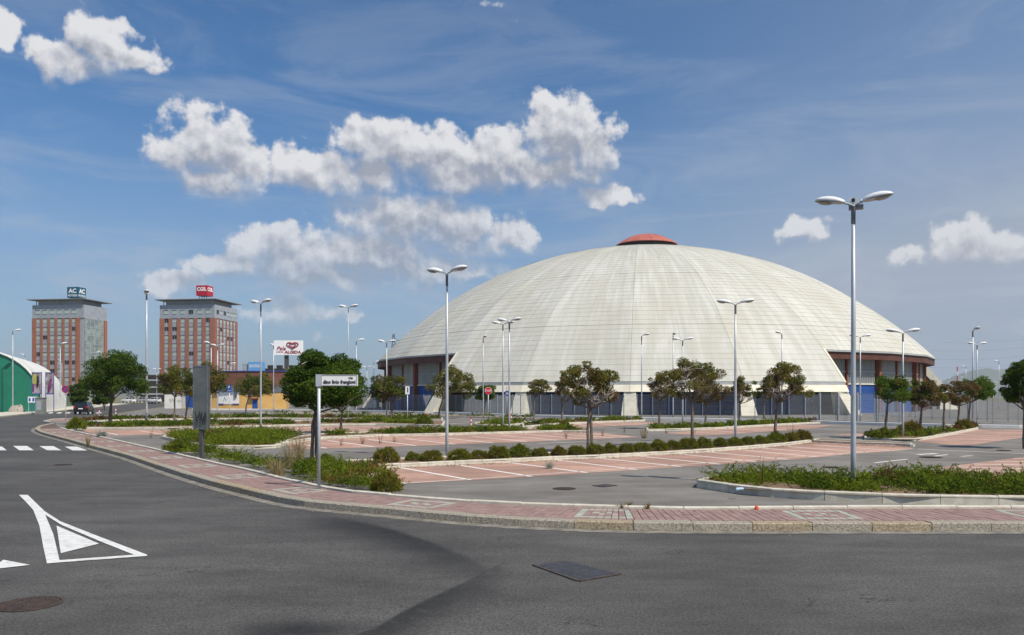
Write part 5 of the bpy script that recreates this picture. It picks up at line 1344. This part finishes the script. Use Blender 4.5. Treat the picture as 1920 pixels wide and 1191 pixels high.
vb = MB(); vb.box((-112, 238, .15), (34, 12, .4)); tag(vb.build('grass_verge', 'ground'), kind='structure')

# ================================================================== TOWERS
def tower(label, px_c, Yc, wid, dep, rot, right, sign_px, sign_body, sign_sub, sign_mat, sgn_label, glass_corner=False, ztop=None):
    X = (px_c - CXP) * Yc / F; a = R(rot)
    # local frame: origin at near corner; -x runs left along the front, +y runs back along the side
    o = tag(empty('office_tower', (X, Yc, 0), -a), label, 'office tower', 'brick and grey office towers')
    FH = 3.22; Zr = H_at(571, Yc); z_brick = H_at(596, Yc); nfl = 9
    mb = MB(); mb.box((-wid / 2, dep / 2, Zr / 2), (wid, dep, Zr)); mb.build('core_wall', 'tower_grey', o)
    mb = MB(); mb.box((-wid / 2, -.11, (Zr + z_brick) / 2), (wid + .3, .2, Zr - z_brick)); mb.box((.11, dep / 2 + .06, (Zr + z_brick) / 2), (.2, dep + .1, Zr - z_brick - .02)); mb.build('top_band', 'tower_grey', o)
    # window and spandrel meshes
    def wmesh(w, h, glass):
        m2 = MB(); m2.box((0, 0, 0), (w, .10, h), 0, 0)
        m2.box((-w * .25, -.055, 0), (w * .44, .02, h * .88), 0, 1); m2.box((w * .25, -.055, 0), (w * .44, .02, h * .88), 0, 1)
        m2.box((0, -.07, h / 2 + .07), (w, .12, .16), 0, 2)
        return m2.mesh('window', ['tower_pale', glass, 'window_dark'])
    wm = [wmesh(1.9, 1.45, 'window_pane'), wmesh(1.9, 1.45, 'window_dark')]
    sp = MB(); sp.box((0, 0, 0), (1.95, .08, FH - 1.62)); spm = sp.mesh('spandrel', 'tower_grey')
    rr = random.Random(px_c)
    ncol = 6; m0 = wid * (.93 if not glass_corner else .86) / ncol; off = wid * .035 if not glass_corner else wid * .11
    side = dep > 0
    def facade(nc, pitch, start, along_front, dark):
        for c in range(nc + 1):
            s_ = start + c * pitch
            wdt = pitch - 2.05
            if c == 0 : wdt = pitch * .6
            if c == nc: wdt = pitch * .6
            m2 = MB()
            if along_front: m2.box((-s_, -.16, z_brick / 2), (wdt, .32, z_brick))
            else: m2.box((.16, s_, z_brick / 2), (.32, wdt, z_brick))
            m2.build('pilaster', 'brick' if along_front else 'brick_shaded', o)  # side face gets darker brick: its shade is put into the colour
            if c == nc: break
            xc = s_ + pitch / 2
            for f_ in range(-1, nfl):
                zc = z_brick - 1.0 - f_ * FH if f_ >= 0 else z_brick + 2.35
                if zc < 3: continue
                k = 1 if rr.random() < (.16 if along_front else .1) else 0
                if along_front:
                    link('window', wm[k], o, (-xc, -.06 if f_ >= 0 else -.26, zc))
                    if f_ >= 0: link('spandrel', spm, o, (-xc, -.05, zc - FH / 2))
                else:
                    link('window', wm[k], o, (.06 if f_ >= 0 else .26, xc, zc), R(90))
                    if f_ >= 0: link('spandrel', spm, o, (.05, xc, zc - FH / 2), R(90))
    facade(ncol, m0, off, True, False)
    if not glass_corner: facade(6, dep * .93 / 6, dep * .035, False, True)
    else:
        mb = MB(); mb.box((.25, dep * .42, z_brick / 2), (.4, dep * .8, z_brick)); mb.build('stair_glazing', 'tower_glass', o)
        mb = MB(); mb.box((.2, dep * .93, z_brick / 2), (.6, dep * .12, z_brick)); mb.build('pilaster', 'brick', o)
        for f_ in range(nfl + 2):
            m2 = MB(); m2.box((.48, dep * .42, z_brick - f_ * FH - .2), (.08, dep * .8, .22)); m2.build('glazing_bar', 'tower_pale', o)
        for k in range(5):
            m2 = MB(); m2.box((.47, dep * (.04 + .19 * k), z_brick / 2), (.07, .14, z_brick - .1)); m2.build('mullion', 'tower_pale', o)
    # roof deck, plant, canopy
    zc = H_at(562, Yc)
    mb = MB(); mb.box((-wid / 2, dep / 2, Zr + (zc - Zr) / 2), (wid * .86, dep * .86, zc - Zr)); mb.build('plant_room', 'tower_pale', o)
    mb = MB(); mb.box((-wid / 2, dep / 2, zc + .18), (wid + 3.0, dep + 3.2, .28)); mb.build('canopy', 'canopy_dark', o)
    for x in (-wid * .95, -wid * .5, -wid * .05):
        mb = MB(); mb.tube([(x, .5, Zr - .05), (x, .5, zc)], .16, 8); mb.build('canopy_post', 'tower_pale', o)
    # sign cube on the roof is a thing of its own
    zs0, zs1 = sign_px[2], sign_px[3]
    xs = ((sign_px[0] + sign_px[1]) / 2 - CXP) * (Yc + 4) / F; w_ = 4.6
    z0, z1 = H_at(zs1, Yc + 4), H_at(zs0, Yc + 4)
    s = tag(empty('rooftop_sign', (xs, Yc + 5, zc + .36), -a), sgn_label, 'rooftop sign')
    hh = z1 - zc - .36; hb = z0 - zc - .36
    mb = MB(); mb.box((0, 0, hb + (hh - hb) / 2), (w_, w_, hh - hb)); mb.build('sign_box', sign_mat, s)
    for x in (-1.5, -.5, .5, 1.5):
        mb = MB(); mb.box((x, -1.2, hb / 2), (.16, .16, hb + .02)); mb.build('leg', 'sign_back', s)
    bh = hh - hb
    for rzf, lx, ly in ((0, 0, -w_ / 2 - .02), (R(90), w_ / 2 + .02, 0)):
        big, sub = sign_body, sign_sub
        text('lettering', big, bh * (.55 if sub else .5), 'sign_white', s, (lx, ly, hb + bh * (.62 if sub else .62)), (R(90), 0, rzf), w_ * (.72 if sub else .88), .02, 0.0, .04)
        if sub: text('lettering', sub, bh * .26, 'sign_white', s, (lx, ly, hb + bh * .2), (R(90), 0, rzf), w_ * .86, .02)
    return o
tower('left office tower with glazed stair corner and teal roof sign', 157, 305, 21.3, 13.5, 8, None, (125, 157, 539, 559), 'AC', 'HOTELES', 'teal_sign', 'teal rooftop sign box reading AC on the left tower', True)
tower('right office tower with brick fins on both faces', 402, 310, 22.5, 18, 8, None, (368, 396, 536, 555), 'CGIL', '', 'red_sign', 'red rooftop sign box reading CGIL on the right tower')

# ================================================================== LEFT HALL
def hall():
    o = tag(empty('sports_hall', (-79.6, 115, 0)), 'vaulted white sports hall with a green end wall at far left', 'sports hall')
    ax = Vector((-16.2, 35.0)); W_, H_ = 12.2, 9.3; n = 28
    def arch(i):
        t = math.pi * i / n; cx_, sz = math.cos(t), math.sin(t)
        return -math.copysign(abs(cx_) ** .85, cx_) * W_, abs(sz) ** .85 * H_
    rings = 15
    for k in range(rings):
        mb = MB(); t0, t1 = (k + .01) / rings, (k + .99) / rings; vs = []
        for i in range(n + 1):
            x, z = arch(i); b = 1.0
            for t, q in ((t0, .994), ((t0 + t1) / 2, 1.012), (t1, .994)): vs.append((x * q + ax.x * t, ax.y * t, z * q))
        fs = []
        for i in range(n):
            for j in range(2): a = i * 3 + j; fs.append((a, a + 1, a + 4, a + 3))
        mb.add(vs, fs); mb.build('roof_membrane', 'hall_white', o, smooth=True)
    mb = MB(); vs = [(arch(i)[0] * .985, .03, arch(i)[1] * .985) for i in range(n + 1)]; mb.add(vs, [tuple(range(n + 1))]); mb.build('end_wall', 'hall_green', o)
    mb = MB(); mb.tube([(arch(i)[0], -.05, arch(i)[1]) for i in range(n + 1)], .14, 6); mb.build('end_arch', 'hall_white', o)
    for x in (-8, -4, 0, 4, 8):
        mb = MB(); zz = H_ * (1 - (abs(x) / W_) ** 2.3) ** (1 / 2.3) * .97; mb.tube([(x, -.02, 0), (x, -.02, zz)], .05, 6); mb.build('seam', 'hall_green', o)
hall()
# banners
for i, (x0, x1, lab) in enumerate([(60.5, 77.5, 'left poster banner with yellow and purple blocks before the white hall'), (86, 100.5, 'right grey poster banner before the white hall')]):
    Y = 110; w_ = (x1 - x0) * Y / F; xc = ((x0 + x1) / 2 - CXP) * Y / F; z1, z0 = H_at(699, Y), H_at(739, Y)
    b = tag(empty('poster_banner', (xc, Y, 0)), lab, 'banner', 'poster banners by the hall')
    mb = MB(); mb.tube([(-w_ / 2 - .03, 0, 0), (-w_ / 2 - .03, 0, z1 + .1)], .05, 8); mb.build('post', 'blue_trim', b); mb = MB(); mb.tube([(w_ / 2 + .03, 0, 0), (w_ / 2 + .03, 0, z1 + .1)], .05, 8); mb.build('post', 'blue_trim', b)
    mb = MB(); mb.box((0, 0, (z0 + z1) / 2), (w_, .05, z1 - z0)); mb.build('panel', 'poster_base', b)
    mb = MB(); mb.box((0, -.02, z1), (w_, .08, .1)); mb.box((0, -.02, z0), (w_, .08, .12)); mb.build('rail', 'blue_trim', b)
    if i == 0:
        mb = MB(); mb.box((-w_ * .22, -.035, z1 - (z1 - z0) * .3), (w_ * .45, .02, (z1 - z0) * .45)); mb.build('yellow_print', 'poster_yellow', b)
        mb = MB(); mb.box((-w_ * .38, -.035, z0 + (z1 - z0) * .28), (w_ * .18, .02, (z1 - z0) * .4)); mb.build('purple_print', 'poster_purple', b)
        mb = MB(); mb.tube([(w_ * .1, -.035, z1 - .4), (w_ * .16, -.035, z1 - 1.2), (w_ * .08, -.035, z1 - 2.0)], [.1, .16, .09], 6); mb.build('dark_print', 'sign_black', b)
    else:
        mb = MB(); mb.tube([(-w_ * .1, -.035, z0 + .3), (w_ * .05, -.035, z0 + 1.1), (w_ * .2, -.035, z1 - .8)], [.15, .22, .12], 6); mb.build('dark_print', 'poster_purple', b)
Y = 104; x = ((76.5) - CXP) * Y / F
ub = tag(empty('utility_box', (x, Y, 0), R(8)), 'grey concrete utility box by the banners across the road', 'utility box')
w_ = 14 * Y / F; hz = H_at(747, Y)
mb = MB(); mb.box((0, 0, hz / 2), (w_, w_, hz)); mb.build('body', 'box_grey', ub); mb = MB(); mb.box((0, 0, hz + .06), (w_ + .12, w_ + .12, .12)); mb.build('lid', 'box_grey', ub); mb = MB(); mb.box((-.05, -w_ / 2 - .015, hz * .55), (w_ * .6, .02, hz * .6)); mb.build('hatch', 'tower_grey', ub)
Y = 108; x = (61 - CXP) * Y / F; w_ = 17 * Y / F
bs = tag(empty('notice_board', (x, Y, 0)), 'white and blue notice board low before the green hall', 'notice board')
z0, z1 = H_at(755, Y), H_at(744, Y)
for s in (-.45, .45): 
    mb = MB(); mb.tube([(s * w_, .04, 0), (s * w_, .04, z1)], .035, 6); mb.build('post', 'galv', bs)
mb = MB(); mb.box((0, 0, (z0 + z1) / 2), (w_, .05, z1 - z0)); mb.build('board', 'sign_white', bs)
for s in (-.3, .1, .38): 
    mb = MB(); mb.box((s * w_, -.035, (z0 + z1) / 2), (w_ * .2, .02, (z1 - z0) * .6)); mb.build('print', 'sign_blue', bs)
rk = MB(); r_ = random.Random(3)
for i in range(3):
    x_, y_ = (28 + i * 5 - CXP) * 112 / F, 112 + r_.uniform(-.5, .5)
    m2 = MB(); m2.lathe([(.01, 0), (.7, .05), (.62, .5), (.35, .9), (.01, 1.0)], 9); m2.v = [(a * r_.uniform(.8, 1.2), b * r_.uniform(.8, 1.2), c_ * r_.uniform(.8, 1.2)) for a, b, c_ in m2.v]
    tag(m2.build('boulder', 'rubble', None, (x_, y_, 0)), ['brown boulder left in the pile before the green hall', 'brown boulder central in the pile before the green hall', 'brown boulder right in the pile before the green hall'][i], 'boulder', 'boulders before the hall')

# ================================================================== ORANGE BUILDING
def orange():
    Yf = 141.0; cxp = 462; R_ = 30.0; cx_ = (cxp - CXP) * Yf / F; cy = Yf + R_
    o = tag(empty('orange_building', (cx_, cy, 0)), 'low orange rendered building with curved brown roof fascia', 'building')
    def arc(mb, a0, a1, r0, r1, z0, z1, n=12, mi=0):
        for i in range(n):
            t0, t1 = R(a0 + (a1 - a0) * i / n), R(a0 + (a1 - a0) * (i + 1) / n)
            q = [(r0 * math.sin(t0), -r0 * math.cos(t0)), (r0 * math.sin(t1), -r0 * math.cos(t1)), (r1 * math.sin(t1), -r1 * math.cos(t1)), (r1 * math.sin(t0), -r1 * math.cos(t0))]
            vs = [(x, y, z0) for x, y in q] + [(x, y, z1) for x, y in q]
            mb.add(vs, [(3, 2, 1, 0), (4, 5, 6, 7), (0, 1, 5, 4), (2, 3, 7, 6)] + ([(3, 0, 4, 7)] if i == 0 else []) + ([(1, 2, 6, 5)] if i == n - 1 else []), mi)
    A0, A1 = -17, 13
    zs = {k: H_at(k, Yf) for k in (694, 697, 722, 736, 767)}
    mb = MB(); arc(mb, A0, A1, R_, R_ - 12, 0, zs[736]); mb.build('wall', 'orange_wall', o)
    mb = MB(); arc(mb, A0, A1, R_ - .25, R_ - 12, zs[736] + .003, zs[722]); mb.build('clerestory', 'white_wall', o)
    mb = MB(); arc(mb, A0 - 1, A1 + 1.5, R_ + .9, R_ - 12, zs[722] + .003, zs[697]); mb.build('fascia', 'roof_brown', o)
    mb = MB(); arc(mb, A0 - 1.1, A1 + 1.6, R_ + 1.05, R_ - 12, zs[697] + .003, zs[697] + .14); mb.build('roof_trim', 'blue_trim', o)
    def on(px, r=R_):      # angle on the drum for a picture column
        best = min((abs(960 + F * (cx_ + r * math.sin(R(a / 10))) / (cy - r * math.cos(R(a / 10))) - px), a / 10) for a in range(-300, 300)); return best[1]
    def patch(name, p0, p1, y0, y1, m_, dep=.06):
        mb = MB(); arc(mb, on(p0), on(p1), R_ + dep, R_ - .05, H_at(y1, Yf), H_at(y0, Yf), 4); return mb.build(name, m_, o)
    patch('door', 474, 483.5, 749, 767, 'blue_door', .08); patch('door_canopy', 469, 485, 746, 748.5, 'rust_column', .5)
    bb = patch('billboard', 410, 448, 735.5, 758, 'sign_white', .08); patch('billboard_band', 410, 420, 756.8, 759, 'blue_trim', .1); patch('billboard_band', 436, 448, 756.8, 759, 'blue_trim', .1)
    mb = MB(); a_ = on(420); p0 = Vector(((R_ + .12) * math.sin(R(a_)), -(R_ + .12) * math.cos(R(a_)), 0)); 
    pts = [p0 + Vector((k * .22, 0, H_at(751, Yf) + (.55 if k % 2 else -.1) + .1 * math.sin(k * 2.1))) for k in range(8)]; mb.tube(pts, .045, 5); mb.build('graffiti', 'hall_green', o)
    for p in (440.5, 468): patch('downpipe', p, p + 4, 724, 746, 'galv_dark', .3)
orange()
Y = 150
ww = tag(empty('white_gatehouse_wall', ((327 - CXP) * Y / F, Y, 0)), 'white low wall with graffiti left of the orange building', 'wall')
mb = MB(); mb.box((0, 0, H_at(740, Y) / 2), (35 * Y / F, .5, H_at(740, Y))); mb.build('panel', 'white_wall', ww)
mb = MB(); mb.box((35 * Y / F / 2, 0, H_at(736, Y) / 2), (.35, .7, H_at(736, Y))); mb.build('end_post', 'kerb_concrete', ww)
mb = MB(); mb.tube([(-.9 + k * .2, -.28, 1.5 + .4 * math.sin(k * 2.2)) for k in range(6)], .03, 4); mb.tube([(.6 + k * .16, -.28, 1.4 + .3 * math.sin(k * 2.6)) for k in range(6)], .03, 4); mb.build('graffiti', 'box_grey', ww)
bg_ = tag(empty('blue_gate', ((357 - CXP) * 152 / F, 152, 0)), 'blue sheet gate between the white wall and orange building', 'gate')
for k in (-1, 0, 1): 
    mb = MB(); mb.box((k * .62, 0, 1.3), (.6, .08, 2.4)); mb.build('leaf', 'blue_door', bg_)
# billboard
Y = 190; w_ = 54 * Y / F; z0, z1 = H_at(666, Y), H_at(638.5, Y)
bb = tag(empty('white_billboard', ((541 - CXP) * Y / F, Y, 0)), 'white billboard with red heart and lettering on a dark pillar', 'billboard')
mb = MB(); mb.box((-.6, .5, z0 / 2), (.9, .7, z0 + .4)); mb.build('pillar', 'sign_back', bb)
mb = MB(); mb.box((0, 0, (z0 + z1) / 2), (w_, .6, z1 - z0)); mb.build('board', 'billboard_white', bb)
hb = z1 - z0
text('lettering', 'ALGIDA', hb * .27, 'logo_red', bb, (w_ * .16, -.33, z0 + hb * .19), (R(90), 0, 0), w_ * .58, .02, 0.0, .035)
text('lettering', 'Pala', hb * .36, 'logo_red', bb, (-w_ * .25, -.33, z0 + hb * .44), (R(90), 0, 0), w_ * .32, .02, .3)
text('lettering', 'Livorno', hb * .15, 'logo_red', bb, (-w_ * .29, -.33, z0 + hb * .22), (R(90), 0, 0), w_ * .24, .02, .3)
def heart(s):
    pts = []
    for i in range(33):
        t = 2 * math.pi * i / 32; pts.append((s * 16 * math.sin(t) ** 3 / 16 * 1.25, -.34, s * (13 * math.cos(t) - 5 * math.cos(2 * t) - 2 * math.cos(3 * t) - math.cos(4 * t)) / 16))
    return pts
for s, rr in ((w_ * .160, .13), (w_ * .088, .11)):
    mb = MB(); mb.tube([(x + w_ * .15, y, z * .80 + z0 + hb * .66) for x, y, z in heart(s)], rr, 6); mb.build('heart', 'logo_red', bb)
# shop sign and dark roofs behind the orange building
Y = 260; sb = tag(empty('shop_sign_building', ((480 - CXP) * Y / F, Y, 0)), 'grey store with a light blue sign behind the orange building', 'building')
w_ = 26 * Y / F
mb = MB(); mb.box((-w_ * .7, 3, H_at(682, Y) / 2), (w_ * .45, 8, H_at(682, Y))); mb.build('wall', 'tower_grey', sb)
mb = MB(); mb.box((w_ * .05, 0, H_at(679, Y) / 2), (w_, 3, H_at(679, Y))); mb.build('sign_box', 'sign_sky', sb)
text('lettering', 'DECATHLON', 1.25, 'sign_white', sb, (w_ * .05, -1.53, H_at(687, Y)), (R(90), 0, 0), w_ * .86, .01)
Y = 270; db = tag(empty('dark_roofed_block', ((530 - CXP) * Y / F, Y, 0)), 'dark roofed block half hidden behind the large leafy tree', 'building')
mb = MB(); mb.box((0, 0, H_at(692, Y) / 2), (70 * Y / F, 10, H_at(692, Y))); mb.build('wall', 'dark_roof', db)
for x in (-4, -1, 3): 
    mb = MB(); mb.box((x, 0, H_at(689, Y)), (1.6, 2, 1.4)); mb.build('roof_plant', 'dark_roof', db)
Y = 300; fb_ = tag(empty('dark_glazed_block', ((285 - CXP) * Y / F, Y, 0)), 'dark low block between the two office towers', 'building')
mb = MB(); mb.box((0, 4, H_at(703, Y) / 2), (44 * Y / F, 8, H_at(703, Y))); mb.build('wall', 'dark_roof', fb_)
for k in range(3):
    mb = MB(); mb.box((0, -.06, 3 + k * 2.6), (42 * Y / F, .15, .5)); mb.build('floor_band', 'tower_pale', fb_)
# ================================================================== PYLON, MAST, WIRES, HILLS
def pylon():
    Y = 420; o = tag(empty('lattice_pylon', ((738 - CXP) * Y / F, Y, 0)), 'grey lattice pylon tip rising behind the left end of the arena', 'pylon')
    H_ = H_at(626, Y); mb = MB()
    for sx in (-1, 1):
        for sy in (-1, 1): mb.tube([(sx * 2.4, sy * 2.4, 0), (sx * .9, sy * .9, H_ * .8), (sx * .35, sy * .35, H_)], .13, 5)
    mb.build('legs', 'galv_dark', o); mb = MB(); n = 14
    for i in range(n):
        z0, z1 = H_ * i / n, H_ * (i + 1) / n; w0 = 2.4 - 1.9 * i / n; w1 = 2.4 - 1.9 * (i + 1) / n
        for sy in (-1, 1): mb.tube([(-w0, sy * w0, z0), (w1, sy * w1, z1)], .07, 4); mb.tube([(w0, sy * w0, z0), (-w1, sy * w1, z1)], .07, 4)
    mb.build('bracing', 'galv_dark', o); mb = MB()
    for z in (.8, .9): mb.tube([(0, 0, H_ * z), (3.6, 0, H_ * z - .2)], .13, 5); mb.tube([(0, 0, H_ * z + 1.4), (3.6, 0, H_ * z - .2)], .09, 5)
    mb.build('cross_arm', 'galv_dark', o)
pylon()
Y = 260; ms = tag(empty('striped_mast', ((1795 - CXP) * Y / F, Y, 0)), 'red and white striped mast before the hills at right', 'mast'); H_ = H_at(688, Y)
for k in range(8):
    mb = MB(); mb.tube([(0, 0, H_ * k / 8), (0, 0, H_ * (k + 1) / 8 - .01)], .17, 8); mb.build('band', ['sign_white', 'sign_red'][k % 2], ms)
for i in range(4):
    a = P(1745, 641 + i * 16, 700); b = P(2080, 612 + i * 15, 560); mb = MB(); pts = []
    for k in range(17):
        t = k / 16; q = a.lerp(b, t); q.z -= 4.5 * 4 * t * (1 - t); pts.append(q)
    mb.tube(pts, .035, 4); tag(mb.build('power_line', 'galv_dark'), 'thin overhead power line right of the dome, %s from the top' % ORD[i], 'power line', 'overhead power lines')
def ridge(name, Y, prof, seed, depth):
    rs = random.Random(seed); mb = MB(); n = len(prof); rows = 7
    for i, (px, py) in enumerate(prof):
        X = (px - CXP) * Y / F; h = H_at(py, Y)
        for j in range(rows):
            t = j / (rows - 1); mb.v.append((X * (Y - depth * .6 * (1 - t)) / Y + (rs.uniform(-.006, .006) * Y if t < 1 else 0), Y - depth * .6 * (1 - t), h * (t ** .8) * (1 + (rs.uniform(-.12, .12) if 0 < t < 1 else 0))))
    for i in range(n - 1):
        for j in range(rows - 1): a = i * rows + j; mb.f.append((a, a + rows, a + rows + 1, a + 1)); mb.m.append(0)
    o = mb.build(name, 'mountain', smooth=True); o['kind'] = 'structure'
ridge('hills', 5200, [(1660, 738), (1700, 734), (1740, 727), (1765, 716), (1790, 704), (1812, 698), (1832, 693), (1852, 690), (1868, 694), (1884, 692), (1900, 696), (1920, 702), (1960, 709), (2020, 712), (2120, 718), (2300, 722)], 3, 1500)
ridge('far_plain_rise', 3600, [(-300, 733), (-100, 735), (100, 734), (300, 736), (500, 735), (620, 736), (700, 735), (800, 737), (1000, 737), (1300, 737), (1700, 737), (1900, 735), (2300, 733)], 5, 300)
# litter
c = G(1418, 951, .2); m2 = MB(); m2.lathe([(.01, 0), (.045, .01), (.035, .05), (.015, .08), (.01, .09)], 7); r_ = random.Random(9); m2.v = [(a * r_.uniform(.6, 1.4), b * r_.uniform(.6, 1.4), z * r_.uniform(.8, 1.2)) for a, b, z in m2.v]
tag(m2.build('litter', 'litter_red', None, (c.x, c.y, .15)), 'crumpled orange red litter on the pavement edging', 'litter')
c = G(1380, 917, .24); m2 = MB(); m2.tube([(0, 0, 0), (.14, .02, .01), (.19, .03, .01)], [.035, .035, .014], 8)
tag(m2.build('plastic_bottle', 'litter_blue', None, (c.x, c.y, .235)), 'pale blue plastic bottle lying in the near right planter', 'bottle')
# ================================================================== AIR
hz_ = MB(); hz_.box((0, 3200, 104), (13000, 7400, 212)); 
hm = bpy.data.materials.new('haze_air'); hm.use_nodes = True; t = NT(hm.node_tree); t.n.clear()
ho = t.add('ShaderNodeOutputMaterial'); hv = t.add('ShaderNodeVolumePrincipled'); hv.inputs['Color'].default_value = (.78, .89, 1.0, 1); hv.inputs['Density'].default_value = 0.00013; hv.inputs['Anisotropy'].default_value = 0.2
t.l.new(hv.outputs[0], ho.inputs['Volume']); M['haze_air'] = hm
USE_HAZE = True
if USE_HAZE: tag(hz_.build('haze', 'haze_air'), 'thin pale blue summer haze in the air', 'haze', kind='stuff')
